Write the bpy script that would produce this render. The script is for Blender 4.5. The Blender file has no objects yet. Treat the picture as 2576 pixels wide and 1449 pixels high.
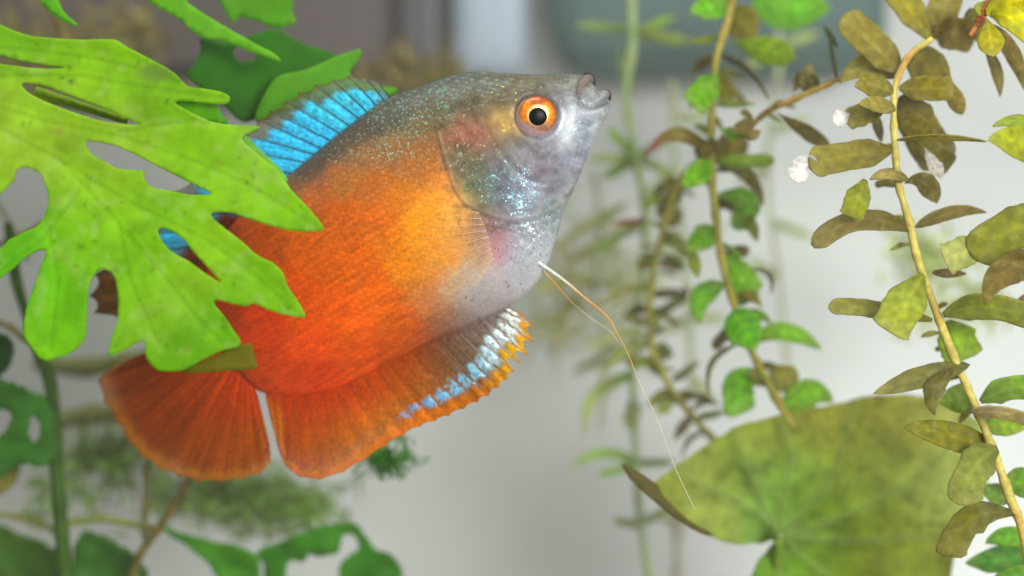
import bpy, math, random
import numpy as np
from mathutils import Vector, geometry

random.seed(7); RNG = np.random.default_rng(11)
scene = bpy.context.scene
COL = scene.collection

# ------------------------------------------------------------------ camera
# Measurements below are in units of 1/2576 of the picture width; U is one unit in metres at the fish.
W = 0.12; D = 0.20; U = W / 2576.0
cam_d = bpy.data.cameras.new('camera'); cam = bpy.data.objects.new('camera', cam_d); COL.objects.link(cam)
cam.location = (0, -D, 0); cam.rotation_euler = (math.radians(90), 0, 0)
cam_d.sensor_width = 36; cam_d.lens = 36 * D / W
cam_d.clip_start = 0.005; cam_d.clip_end = 10
cam_d.dof.use_dof = True; cam_d.dof.focus_distance = D - 0.004; cam_d.dof.aperture_fstop = 8.5
scene.camera = cam

# ------------------------------------------------------------------ world, lamps, exposure
world = bpy.data.worlds.new('World'); scene.world = world; world.use_nodes = True
bg = world.node_tree.nodes['Background']
bg.inputs[0].default_value = (1.0, 0.98, 0.95, 1); bg.inputs[1].default_value = 0.32

def area(name, loc, target, size, power, color):
    ld = bpy.data.lights.new(name, 'AREA'); ld.shape = 'RECTANGLE'; ld.size, ld.size_y = size
    ld.energy = power; ld.color = color
    o = bpy.data.objects.new(name, ld); COL.objects.link(o); o.location = loc
    o.rotation_euler = (Vector(target) - Vector(loc)).to_track_quat('-Z', 'Y').to_euler()
    return o
area('tank_lamp', (-0.05, -0.10, 0.30), (0, 0.0, 0), (0.30, 0.12), 1.3, (1.0, 0.98, 0.94))
area('window_light', (0.17, -0.36, 0.07), (0.0, 0, -0.005), (0.16, 0.16), 3.15, (1.0, 0.98, 0.95))
area('wall_fill', (0.13, 0.045, -0.066), (0.075, 0.115, -0.035), (0.12, 0.03), 0.13, (0.96, 0.97, 1.0))  # added low in the tank, out of view, to brighten the back wall
vs = scene.view_settings
vs.view_transform = 'Standard'; vs.look = 'None'; vs.exposure = 0; vs.gamma = 1; vs.use_curve_mapping = False
scene.cycles.use_denoising = True
scene.cycles.max_bounces = 8; scene.cycles.transparent_max_bounces = 16
scene.cycles.sample_clamp_indirect = 4; scene.cycles.volume_bounces = 1

# ------------------------------------------------------------------ helpers
GAIN = 1.5
def lin(c, g=GAIN):
    c = np.asarray(c, float) / 255.0
    return np.where(c <= 0.04045, c / 12.92, ((c + 0.055) / 1.055) ** 2.4) / g
def P(x, y, dep=0.0):
    k = U * (D + dep) / D
    return ((x - 1288) * k, dep, (724.5 - y) * k)
def PA(xy, dep):
    xy = np.asarray(xy, float); dep = np.broadcast_to(np.asarray(dep, float), xy.shape[:1])
    k = U * (D + dep) / D
    return np.stack([(xy[:, 0] - 1288) * k, dep, (724.5 - xy[:, 1]) * k], 1)
def hash2(ix, iy, seed):
    n = (ix.astype(np.int64) * 374761393 + iy.astype(np.int64) * 668265263 + seed * 982451653) & 0x7fffffff
    n = ((n ^ (n >> 13)) * 1274126177) & 0x7fffffff
    return ((n ^ (n >> 16)) & 0xffff) / 65535.0
def vnoise(x, y, seed=0):
    x = np.asarray(x, float); y = np.asarray(y, float)
    ix = np.floor(x); iy = np.floor(y); fx = x - ix; fy = y - iy
    fx = fx * fx * (3 - 2 * fx); fy = fy * fy * (3 - 2 * fy)
    a = hash2(ix, iy, seed); b = hash2(ix + 1, iy, seed); c = hash2(ix, iy + 1, seed); d = hash2(ix + 1, iy + 1, seed)
    return (a * (1 - fx) + b * fx) * (1 - fy) + (c * (1 - fx) + d * fx) * fy
def fbm(x, y, seed=0, o=4):
    r = 0; a = 0.5; t = 0
    for i in range(o):
        r = r + a * vnoise(np.asarray(x) * 2 ** i, np.asarray(y) * 2 ** i, seed + i); t += a; a *= 0.5
    return r / t
def smooth(e0, e1, x):
    t = np.clip((x - e0) / (e1 - e0), 0, 1); return t * t * (3 - 2 * t)
def catmull(pts, n, closed=False):
    pts = np.asarray(pts, float); m = len(pts); out = []
    if closed: idx = range(m)
    else: idx = range(m - 1)
    for i in idx:
        if closed: p0, p1, p2, p3 = pts[i - 1], pts[i], pts[(i + 1) % m], pts[(i + 2) % m]
        else: p0, p1, p2, p3 = pts[max(i - 1, 0)], pts[i], pts[i + 1], pts[min(i + 2, m - 1)]
        for k in range(n):
            t = k / n
            out.append(0.5 * ((2 * p1) + (-p0 + p2) * t + (2 * p0 - 5 * p1 + 4 * p2 - p3) * t * t + (-p0 + 3 * p1 - 3 * p2 + p3) * t ** 3))
    if not closed: out.append(pts[-1])
    return np.array(out)
def resample(pts, n):
    pts = np.asarray(pts, float); d = np.r_[0, np.cumsum(np.linalg.norm(np.diff(pts, axis=0), axis=1))]
    t = np.linspace(0, d[-1], n)
    return np.stack([np.interp(t, d, pts[:, k]) for k in range(pts.shape[1])], 1)
def seg_dist(xy, poly):
    poly = np.asarray(poly, float); best = np.full(len(xy), 1e9)
    for a, b in zip(poly[:-1], poly[1:]):
        ab = b - a; t = np.clip(((xy - a) @ ab) / max(ab @ ab, 1e-9), 0, 1)
        best = np.minimum(best, np.linalg.norm(xy - (a + t[:, None] * ab), axis=1))
    return best
def inside(xy, poly):
    poly = np.asarray(poly, float); r = np.zeros(len(xy), bool); x, y = xy[:, 0], xy[:, 1]
    for (x1, y1), (x2, y2) in zip(poly, np.roll(poly, -1, 0)):
        c = ((y1 > y) != (y2 > y)); 
        with np.errstate(divide='ignore', invalid='ignore'):
            xi = (x2 - x1) * (y - y1) / (y2 - y1) + x1
        r ^= c & (x < xi)
    return r
def splat(xy, pts, sig):
    pts = np.asarray(pts, float); num = np.zeros((len(xy), 3)); den = np.full(len(xy), 1e-12)
    for p in pts:
        d2 = ((xy - p[:2]) ** 2).sum(1); w = np.exp(-d2 / (2 * sig * sig)) + 1e-4 / (1 + d2 / 900.0) ** 2
        num += w[:, None] * lin(p[2:5]); den += w
    return num / den[:, None]

def link(o, parent=None):
    COL.objects.link(o)
    if parent is not None: o.parent = parent
    return o
def mesh_obj(name, verts, faces, mat, parent=None, attrs=None, smooth_sh=True):
    me = bpy.data.meshes.new(name)
    me.from_pydata([tuple(map(float, v)) for v in verts], [], [tuple(map(int, f)) for f in faces])
    for an, arr in (attrs or {}).items():
        arr = np.asarray(arr, float)
        if arr.ndim == 1:
            a = me.attributes.new(an, 'FLOAT', 'POINT'); a.data.foreach_set('value', arr.astype(np.float32))
        else:
            a = me.attributes.new(an, 'FLOAT_COLOR', 'POINT')
            a.data.foreach_set('color', np.c_[arr[:, :3], np.ones(len(arr))].astype(np.float32).ravel())
    if smooth_sh: me.polygons.foreach_set('use_smooth', [True] * len(me.polygons))
    me.materials.append(mat); me.update()
    return link(bpy.data.objects.new(name, me), parent)
def empty(name, loc=(0, 0, 0)):
    o = bpy.data.objects.new(name, None); o.empty_display_size = 0.005; COL.objects.link(o); return o
def tag(o, label=None, cat=None, group=None, kind=None):
    if label: o['label'] = label
    if cat: o['category'] = cat
    if group: o['group'] = group
    if kind: o['kind'] = kind
    return o
def grid_faces(n, m, wrap=False):
    f = []
    for i in range(n - 1):
        for j in range(m if wrap else m - 1):
            j2 = (j + 1) % m
            f.append((i * m + j, i * m + j2, (i + 1) * m + j2, (i + 1) * m + j))
    return f
def solidify(o, th):
    md = o.modifiers.new('thickness', 'SOLIDIFY'); md.thickness = th; md.offset = 0
def tube(name, pts, rads, mat, parent=None, col=None, seg=8, flat=1.0):
    """pts: world points; rads in metres; col: per-point linear colours"""
    pts = np.asarray(pts, float); n = len(pts); T = np.gradient(pts, axis=0); T /= np.linalg.norm(T, axis=1)[:, None] + 1e-12
    up = np.array([0, 1.0, 0]); vs_ = []; cs = []
    rads = np.broadcast_to(np.asarray(rads, float), (n,))
    for i in range(n):
        a = np.cross(T[i], up); 
        if np.linalg.norm(a) < 1e-3: a = np.cross(T[i], np.array([1.0, 0, 0]))
        a /= np.linalg.norm(a); b = np.cross(a, T[i])
        for k in range(seg):
            th = 2 * math.pi * k / seg
            vs_.append(pts[i] + rads[i] * (a * math.cos(th) + flat * b * math.sin(th)))
            if col is not None: cs.append(col[i])
    f = grid_faces(n, seg, True)
    f.append(tuple(range(seg))[::-1]); f.append(tuple((n - 1) * seg + k for k in range(seg)))
    at = {'Col': np.array(cs)} if col is not None else None
    return mesh_obj(name, vs_, f, mat, parent, at)

# ------------------------------------------------------------------ materials
def new_mat(name):
    m = bpy.data.materials.new(name); m.use_nodes = True; nt = m.node_tree; nt.nodes.clear()
    out = nt.nodes.new('ShaderNodeOutputMaterial'); return m, nt, out
def N(nt, t, **kw):
    n = nt.nodes.new(t)
    for k, v in kw.items():
        if k.startswith('i_'): n.inputs[int(k[2:])].default_value = v
        else: setattr(n, k, v)
    return n
def attr(nt, name): return N(nt, 'ShaderNodeAttribute', attribute_name=name)
def mul_noise(nt, colsock, scale, lo, hi, detail=5.0):
    tc = N(nt, 'ShaderNodeTexCoord'); nz = N(nt, 'ShaderNodeTexNoise'); nz.inputs['Scale'].default_value = scale; nz.inputs['Detail'].default_value = detail
    nt.links.new(tc.outputs['Object'], nz.inputs['Vector'])
    mr = N(nt, 'ShaderNodeMapRange'); mr.inputs[1].default_value = 0.3; mr.inputs[2].default_value = 0.7; mr.inputs[3].default_value = lo; mr.inputs[4].default_value = hi
    nt.links.new(nz.outputs['Fac'], mr.inputs[0])
    vm = N(nt, 'ShaderNodeVectorMath', operation='SCALE'); nt.links.new(colsock, vm.inputs[0]); nt.links.new(mr.outputs[0], vm.inputs['Scale'])
    return vm.outputs[0], nz.outputs['Fac']
def leaf_mat(name, transl, rough, lo=0.75, hi=1.25, scale=900, bump=0.00004, alpha=1.0, tcol=(1.2, 1.1, 0.4)):
    m, nt, out = new_mat(name)
    a = attr(nt, 'Col'); c, f = mul_noise(nt, a.outputs['Color'], scale, lo, hi)
    bp = N(nt, 'ShaderNodeBump'); bp.inputs['Strength'].default_value = 0.6; bp.inputs['Distance'].default_value = bump; nt.links.new(f, bp.inputs['Height'])
    pr = N(nt, 'ShaderNodeBsdfPrincipled'); pr.inputs['Roughness'].default_value = rough; pr.inputs['Specular IOR Level'].default_value = 0.10
    nt.links.new(c, pr.inputs['Base Color']); nt.links.new(bp.outputs[0], pr.inputs['Normal'])
    tr = N(nt, 'ShaderNodeBsdfTranslucent'); tm = N(nt, 'ShaderNodeVectorMath', operation='MULTIPLY'); tm.inputs[1].default_value = tcol
    nt.links.new(c, tm.inputs[0]); nt.links.new(tm.outputs[0], tr.inputs['Color'])
    mx = N(nt, 'ShaderNodeMixShader'); mx.inputs[0].default_value = transl
    nt.links.new(pr.outputs[0], mx.inputs[1]); nt.links.new(tr.outputs[0], mx.inputs[2]); last = mx
    if alpha < 1:
        tp = N(nt, 'ShaderNodeBsdfTransparent'); m2 = N(nt, 'ShaderNodeMixShader'); m2.inputs[0].default_value = alpha
        nt.links.new(tp.outputs[0], m2.inputs[1]); nt.links.new(mx.outputs[0], m2.inputs[2]); last = m2
    nt.links.new(last.outputs[0], out.inputs[0]); return m
M_FERN = leaf_mat('fern_leaf', 0.35, 0.6, 0.90, 1.10, 500, 0.00002)
M_PLANT = leaf_mat('stem_plant_leaf', 0.5, 0.6, 0.78, 1.22, 1100, 0.00003, 0.84)
M_PAD = leaf_mat('lily_pad', 0.45, 0.6, 0.80, 1.2, 420)
M_STEM = leaf_mat('plant_stem', 0.10, 0.45, 0.75, 1.25, 1500)

def surface_mat(name, rgb, rough=0.7, scale=40, lo=0.85, hi=1.15):
    m, nt, out = new_mat(name)
    rg = N(nt, 'ShaderNodeRGB'); rg.outputs[0].default_value = (*lin(rgb), 1)
    c, f = mul_noise(nt, rg.outputs[0], scale, lo, hi)
    pr = N(nt, 'ShaderNodeBsdfPrincipled'); pr.inputs['Roughness'].default_value = rough
    nt.links.new(c, pr.inputs['Base Color']); nt.links.new(pr.outputs[0], out.inputs[0]); return m

def fish_mat():
    m, nt, out = new_mat('fish_skin')
    base = attr(nt, 'Col'); fl = attr(nt, 'Fleck'); dens = attr(nt, 'irid'); shine = attr(nt, 'sheen')
    tc = N(nt, 'ShaderNodeTexCoord')
    # fine skin mottling
    c, f = mul_noise(nt, base.outputs['Color'], 1400, 0.95, 1.05)
    nz = N(nt, 'ShaderNodeTexNoise'); nz.inputs['Scale'].default_value = 3300; nz.inputs['Detail'].default_value = 2.5; nz.inputs['Distortion'].default_value = 0.8
    nt.links.new(tc.outputs['Object'], nz.inputs['Vector'])
    vo = N(nt, 'ShaderNodeTexVoronoi'); vo.inputs['Scale'].default_value = 2600; nt.links.new(tc.outputs['Object'], vo.inputs['Vector'])
    wn = N(nt, 'ShaderNodeTexWhiteNoise', noise_dimensions='3D'); nt.links.new(vo.outputs['Position'], wn.inputs['Vector'])
    # irregular guanine flecks: noise above a threshold that falls with the local density
    th0 = N(nt, 'ShaderNodeMath', operation='MULTIPLY_ADD'); th0.inputs[1].default_value = 0.62; nt.links.new(dens.outputs['Fac'], th0.inputs[0]); nt.links.new(nz.outputs['Fac'], th0.inputs[2])
    mk = N(nt, 'ShaderNodeMapRange'); mk.inputs[1].default_value = 0.66; mk.inputs[2].default_value = 0.80; nt.links.new(th0.outputs[0], mk.inputs[0])
    mixc = N(nt, 'ShaderNodeMix', data_type='RGBA'); nt.links.new(mk.outputs[0], mixc.inputs[0]); nt.links.new(c, mixc.inputs[6]); nt.links.new(fl.outputs['Color'], mixc.inputs[7])
    # flake normals
    sub = N(nt, 'ShaderNodeVectorMath', operation='SUBTRACT'); sub.inputs[1].default_value = (0.5, 0.5, 0.5); nt.links.new(wn.outputs['Color'], sub.inputs[0])
    sc = N(nt, 'ShaderNodeVectorMath', operation='SCALE'); nt.links.new(sub.outputs[0], sc.inputs[0])
    ms = N(nt, 'ShaderNodeMath', operation='MULTIPLY'); ms.inputs[1].default_value = 0.4; nt.links.new(mk.outputs[0], ms.inputs[0]); nt.links.new(ms.outputs[0], sc.inputs['Scale'])
    bp = N(nt, 'ShaderNodeBump'); bp.inputs['Strength'].default_value = 0.4; bp.inputs['Distance'].default_value = 0.00003; nt.links.new(f, bp.inputs['Height'])
    ad = N(nt, 'ShaderNodeVectorMath', operation='ADD'); nt.links.new(bp.outputs[0], ad.inputs[0]); nt.links.new(sc.outputs[0], ad.inputs[1])
    nm = N(nt, 'ShaderNodeVectorMath', operation='NORMALIZE'); nt.links.new(ad.outputs[0], nm.inputs[0])
    pr = N(nt, 'ShaderNodeBsdfPrincipled')
    nt.links.new(mixc.outputs[2], pr.inputs['Base Color']); nt.links.new(nm.outputs[0], pr.inputs['Normal'])
    mm = N(nt, 'ShaderNodeMath', operation='MULTIPLY'); mm.inputs[1].default_value = 0.6; nt.links.new(mk.outputs[0], mm.inputs[0])
    mx2 = N(nt, 'ShaderNodeMath', operation='MAXIMUM'); nt.links.new(mm.outputs[0], mx2.inputs[0]); nt.links.new(shine.outputs['Fac'], mx2.inputs[1])
    nt.links.new(mx2.outputs[0], pr.inputs['Metallic'])
    pr.inputs['Roughness'].default_value = 0.40; pr.inputs['Specular IOR Level'].default_value = 0.16
    pr.inputs['Subsurface Weight'].default_value = 0.12; pr.inputs['Subsurface Radius'].default_value = (1.0, 0.4, 0.2); pr.inputs['Subsurface Scale'].default_value = 0.0008
    nt.links.new(pr.outputs[0], out.inputs[0]); return m
M_FISH = fish_mat()

def fin_mat():
    m, nt, out = new_mat('fish_fin')
    a = attr(nt, 'Col'); al = attr(nt, 'alpha'); me_ = attr(nt, 'metal')
    c, f = mul_noise(nt, a.outputs['Color'], 2200, 0.72, 1.28)
    tc = N(nt, 'ShaderNodeTexCoord'); vo = N(nt, 'ShaderNodeTexVoronoi'); vo.inputs['Scale'].default_value = 3200; nt.links.new(tc.outputs['Object'], vo.inputs['Vector'])
    wn = N(nt, 'ShaderNodeTexWhiteNoise', noise_dimensions='3D'); nt.links.new(vo.outputs['Position'], wn.inputs['Vector'])
    sub = N(nt, 'ShaderNodeVectorMath', operation='SUBTRACT'); sub.inputs[1].default_value = (0.5, 0.5, 0.5); nt.links.new(wn.outputs['Color'], sub.inputs[0])
    ms = N(nt, 'ShaderNodeMath', operation='MULTIPLY'); ms.inputs[1].default_value = 0.7; nt.links.new(me_.outputs['Fac'], ms.inputs[0])
    sc = N(nt, 'ShaderNodeVectorMath', operation='SCALE'); nt.links.new(sub.outputs[0], sc.inputs[0]); nt.links.new(ms.outputs[0], sc.inputs['Scale'])
    bp = N(nt, 'ShaderNodeBump'); bp.inputs['Strength'].default_value = 0.6; bp.inputs['Distance'].default_value = 0.00006; nt.links.new(f, bp.inputs['Height'])
    ad = N(nt, 'ShaderNodeVectorMath', operation='ADD'); nt.links.new(bp.outputs[0], ad.inputs[0]); nt.links.new(sc.outputs[0], ad.inputs[1])
    nm = N(nt, 'ShaderNodeVectorMath', operation='NORMALIZE'); nt.links.new(ad.outputs[0], nm.inputs[0])
    pr = N(nt, 'ShaderNodeBsdfPrincipled'); pr.inputs['Roughness'].default_value = 0.42; pr.inputs['Specular IOR Level'].default_value = 0.06
    nt.links.new(c, pr.inputs['Base Color']); nt.links.new(nm.outputs[0], pr.inputs['Normal'])
    mm = N(nt, 'ShaderNodeMath', operation='MULTIPLY'); mm.inputs[1].default_value = 0.5; nt.links.new(me_.outputs['Fac'], mm.inputs[0]); nt.links.new(mm.outputs[0], pr.inputs['Metallic'])
    tr = N(nt, 'ShaderNodeBsdfTranslucent'); nt.links.new(c, tr.inputs['Color'])
    mx = N(nt, 'ShaderNodeMixShader'); mx.inputs[0].default_value = 0.22; nt.links.new(pr.outputs[0], mx.inputs[1]); nt.links.new(tr.outputs[0], mx.inputs[2])
    tp = N(nt, 'ShaderNodeBsdfTransparent'); m2 = N(nt, 'ShaderNodeMixShader'); nt.links.new(al.outputs['Fac'], m2.inputs[0])
    nt.links.new(tp.outputs[0], m2.inputs[1]); nt.links.new(mx.outputs[0], m2.inputs[2]); nt.links.new(m2.outputs[0], out.inputs[0]); return m
M_FIN = fin_mat()
def col_mat(name, rough, spec=0.5, metal=0.0, coat=0.0, alpha=1.0):
    m, nt, out = new_mat(name); a = attr(nt, 'Col'); pr = N(nt, 'ShaderNodeBsdfPrincipled')
    c, f = mul_noise(nt, a.outputs['Color'], 2500, 0.85, 1.15)
    nt.links.new(c, pr.inputs['Base Color']); pr.inputs['Roughness'].default_value = rough; pr.inputs['Specular IOR Level'].default_value = spec
    pr.inputs['Metallic'].default_value = metal; pr.inputs['Coat Weight'].default_value = coat; pr.inputs['Alpha'].default_value = alpha
    nt.links.new(pr.outputs[0], out.inputs[0]); return m
M_RAY = col_mat('fin_ray', 0.5, 0.1, 0.0, 0.0, 0.8)
M_EYE = col_mat('eye_skin', 0.35, 0.5)
M_IRIS = col_mat('iris', 0.3, 0.5, 0.35)
M_PUPIL = col_mat('pupil', 0.3, 0.05)
M_LIP = col_mat('lip', 0.6, 0.12)
M_FEEL = col_mat('feeler', 0.35, 0.3, 0.0, 0.0, 0.6)
def cornea_mat():
    m, nt, out = new_mat('cornea'); g = N(nt, 'ShaderNodeBsdfGlossy'); g.inputs['Roughness'].default_value = 0.12; g.inputs['Color'].default_value = (0.5, 0.5, 0.5, 1)
    tp = N(nt, 'ShaderNodeBsdfTransparent'); fr = N(nt, 'ShaderNodeFresnel'); fr.inputs[0].default_value = 1.06
    mx = N(nt, 'ShaderNodeMixShader'); nt.links.new(fr.outputs[0], mx.inputs[0]); nt.links.new(tp.outputs[0], mx.inputs[1]); nt.links.new(g.outputs[0], mx.inputs[2])
    nt.links.new(mx.outputs[0], out.inputs[0]); return m
M_CORNEA = cornea_mat()

# ------------------------------------------------------------------ setting: back wall, floor, blurred blocks
def box(name, x0, x1, y0, y1, z0, z1, mat, parent=None, bev=0.002):
    v = [(x, y, z) for x in (x0, x1) for y in (y0, y1) for z in (z0, z1)]
    f = [(0, 1, 3, 2), (4, 6, 7, 5), (0, 4, 5, 1), (2, 3, 7, 6), (0, 2, 6, 4), (1, 5, 7, 3)]
    o = mesh_obj(name, v, f, mat, parent, None, False)
    if bev: b = o.modifiers.new('bevel', 'BEVEL'); b.width = bev; b.segments = 3
    return o
BW = 0.115
tag(box('back_wall', -0.30, 0.30, BW, BW + 0.01, -0.075, 0.25, surface_mat('back_wall', (180, 186, 184), 0.7, 18, 0.86, 1.14), bev=0), kind='structure')
tag(box('floor', -0.30, 0.30, -0.06, BW, -0.085, -0.075, surface_mat('sand', (190, 180, 160), 0.8, 300, 0.75, 1.2), bev=0), kind='structure')
def px_box(name, xa, ya, xb, yb, d0, d1, mat, bev=0.002):
    a = P(xa, ya, d0); b = P(xb, yb, d0)
    return box(name, a[0], b[0], d0, d1, b[2], a[2], mat, None, bev)
tag(px_box('filter_box', -500, -700, 1120, 178, 0.094, 0.110, surface_mat('mauve_plastic', (48, 30, 32), 0.5, 25, 0.8, 1.2)),
    'blurred mauve brown box behind the leaves at top left', 'box')
tag(px_box('upright_post', 990, -700, 1112, 172, 0.088, 0.0935, surface_mat('grey_plastic', (26, 22, 30), 0.5, 25, 0.9, 1.1)),
    'blurred dark purple grey post at right end of mauve box', 'post')
tag(px_box('slate_panel', 1385, -700, 2260, 185, 0.094, 0.113, surface_mat('teal_slate', (54, 84, 82), 0.8, 30, 0.75, 1.25), 0.009),
    'blurred dark teal panel behind plants at top right', 'panel')
tag(px_box('glass_strip', 1128, -700, 1330, 200, 0.098, 0.1135, surface_mat('blue_grey_pane', (140, 154, 168), 0.6, 30, 0.85, 1.15), 0.004),
    'blurred pale blue grey strip between mauve box and teal panel', 'panel')
tag(px_box('ledge_board', -500, 205, 1010, 245, 0.092, 0.113, surface_mat('wet_wood', (96, 80, 66), 0.6, 30, 0.8, 1.2)),
    'blurred tan ledge under the mauve box at top left', 'ledge')

# cloudy water filling the tank, from its front pane to behind the back wall
def water_haze():
    m, nt, out = new_mat('cloudy_water'); pv = N(nt, 'ShaderNodeVolumePrincipled')
    pv.inputs['Color'].default_value = (0.93, 0.96, 0.88, 1); pv.inputs['Density'].default_value = HAZE; pv.inputs['Anisotropy'].default_value = 0.25
    nt.links.new(pv.outputs[0], out.inputs['Volume'])
    tag(box('haze', -0.32, 0.32, -0.024, 0.14, -0.095, 0.27, m, None, 0), 'faintly milky water filling the tank', kind='stuff')
HAZE = 0.75
water_haze()

# ------------------------------------------------------------------ the fish
PAIRS = [  # dorsal x,y  ventral x,y  half thickness
 (1486,222, 1498,234, 6), (1473,200, 1520,246, 24), (1460,188, 1533,262, 34), (1442,187, 1533,280, 43), (1391,188, 1506,322, 60),
 (1328,188, 1481,385, 78), (1241,182, 1447,470, 93), (1178,182, 1421,528, 100), (1116,198, 1399,602, 105), (1041,224, 1366,688, 108),
 (970,250, 1326,736, 108), (900,300, 1278,773, 107), (820,363, 1190,815, 103), (740,430, 1080,865, 94), (650,500, 960,925, 80),
 (580,570, 850,978, 62), (525,660, 750,994, 42), (497,755, 672,990, 27), (500,805, 648,982, 16)]
PAIRS = np.array(PAIRS, float)
def fish_dep(xy):   # the mid plane of the fish swings away towards its tail
    s = np.clip((1450 - np.asarray(xy)[..., 0] + 0.35 * (np.asarray(xy)[..., 1] - 300)) / 1300.0, -0.1, 1.3)
    return 0.011 * np.sign(s) * np.abs(s) ** 1.8
OPER = catmull([(1105,345),(1120,400),(1135,450),(1150,490),(1175,520),(1210,537),(1250,552),(1300,560),(1360,545),(1405,515),(1438,472)], 6)
OPOLY = np.vstack([OPER, [(1420,380),(1380,330),(1300,270),(1200,275),(1130,300)]])
PRE = catmull([(1215,300),(1235,350),(1275,410),(1330,460),(1400,470)], 6)
JAW = catmull([(1462,205),(1452,240),(1460,272),(1490,278),(1528,262)], 6)
EYE = np.array([1348.0, 298.0])
CP = [
 (1240,200,112,112,98),(1180,200,108,108,96),(1100,230,112,112,100),(1000,280,116,112,98),(1400,210,122,116,96),(1320,220,118,110,88),
 (930,320,118,104,84),(860,370,122,100,82),(790,425,128,100,80),(750,460,140,100,62),(700,480,120,80,50),(1000,250,96,92,76),(900,312,92,84,74),(820,378,96,84,74),(760,425,100,84,72),
 (1050,330,138,116,74),(1000,380,150,112,60),(1150,280,130,114,88),(1100,300,132,116,80),(1200,260,126,112,88),(1270,240,126,112,88),
 (920,400,152,108,56),(860,450,168,104,42),(950,470,180,98,32),(800,500,180,92,34),(1050,420,166,106,46),(1090,380,150,104,56),(1080,440,180,106,36),
 (750,580,200,84,12),(850,560,200,92,18),(950,560,208,100,16),(1010,500,205,115,25),(900,660,214,88,6),(800,650,208,80,6),(1000,620,222,120,10),
 (1090,520,240,160,26),(1060,590,238,150,14),(1130,560,244,178,44),(1140,640,232,160,44),(1030,670,226,128,8),(1090,690,222,140,24),(1170,590,226,172,90),(1120,480,222,146,50),(1160,530,214,160,80),
 (850,780,232,78,0),(950,740,228,92,2),(800,850,228,66,0),(750,720,210,66,0),(650,830,208,52,0),(900,870,212,66,0),(1000,800,216,88,6),(720,940,206,54,0),(800,950,212,54,0),(620,700,182,48,0),(560,650,160,46,6),(680,620,190,70,8),(900,820,236,84,0),(1000,860,190,66,6),(640,940,190,50,0),(560,800,170,44,0),
 (1080,750,196,112,40),(1120,730,206,168,124),(1120,790,156,106,74),(1060,840,180,80,24),(1110,840,140,90,60),
 (1200,760,170,154,158),(1250,720,182,168,172),(1180,700,190,172,166),(1240,770,158,144,144),(1170,800,150,120,112),(1210,680,194,178,174),
 (1300,640,176,172,184),(1350,630,182,182,190),(1320,580,174,172,184),(1300,700,178,170,178),(1370,570,176,178,182),(1390,540,170,174,176),(1340,690,184,180,180),
 (1230,600,192,122,132),(1212,555,160,94,94),(1225,575,186,144,136),(1240,630,196,122,136),(1205,620,206,166,136),(1265,580,176,150,158),
 (1200,470,118,120,114),(1250,490,120,128,138),(1300,480,140,142,162),(1300,530,152,154,170),(1350,480,164,156,176),(1400,460,174,170,180),(1180,430,130,118,88),(1160,400,140,122,88),(1170,350,164,96,68),(1215,355,156,90,72),(1195,325,160,118,94),(1250,390,136,122,112),(1290,430,130,128,134),(1355,435,112,84,96),(1310,400,150,140,150),(1225,520,140,140,130),(1195,505,168,160,70),
 (1420,330,182,178,198),(1450,290,192,188,208),(1460,350,176,178,190),(1420,400,164,160,176),(1390,385,160,150,164),(1480,300,198,200,214),(1510,280,186,190,198),(1500,240,150,146,142),(1470,205,124,118,110),(1440,220,140,134,130),(1425,260,160,152,156),(1525,250,150,148,150),(1440,440,170,168,178),
 (1290,250,132,114,92),(1285,345,150,128,96),(1274,322,206,168,62),(1340,372,152,140,152),(1260,300,150,130,90),(1400,300,150,140,150)]
def g0(f, x, y, sx, sy): return np.exp(-(((f[:, 0] - x) / sx) ** 2 + ((f[:, 1] - y) / sy) ** 2))
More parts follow.
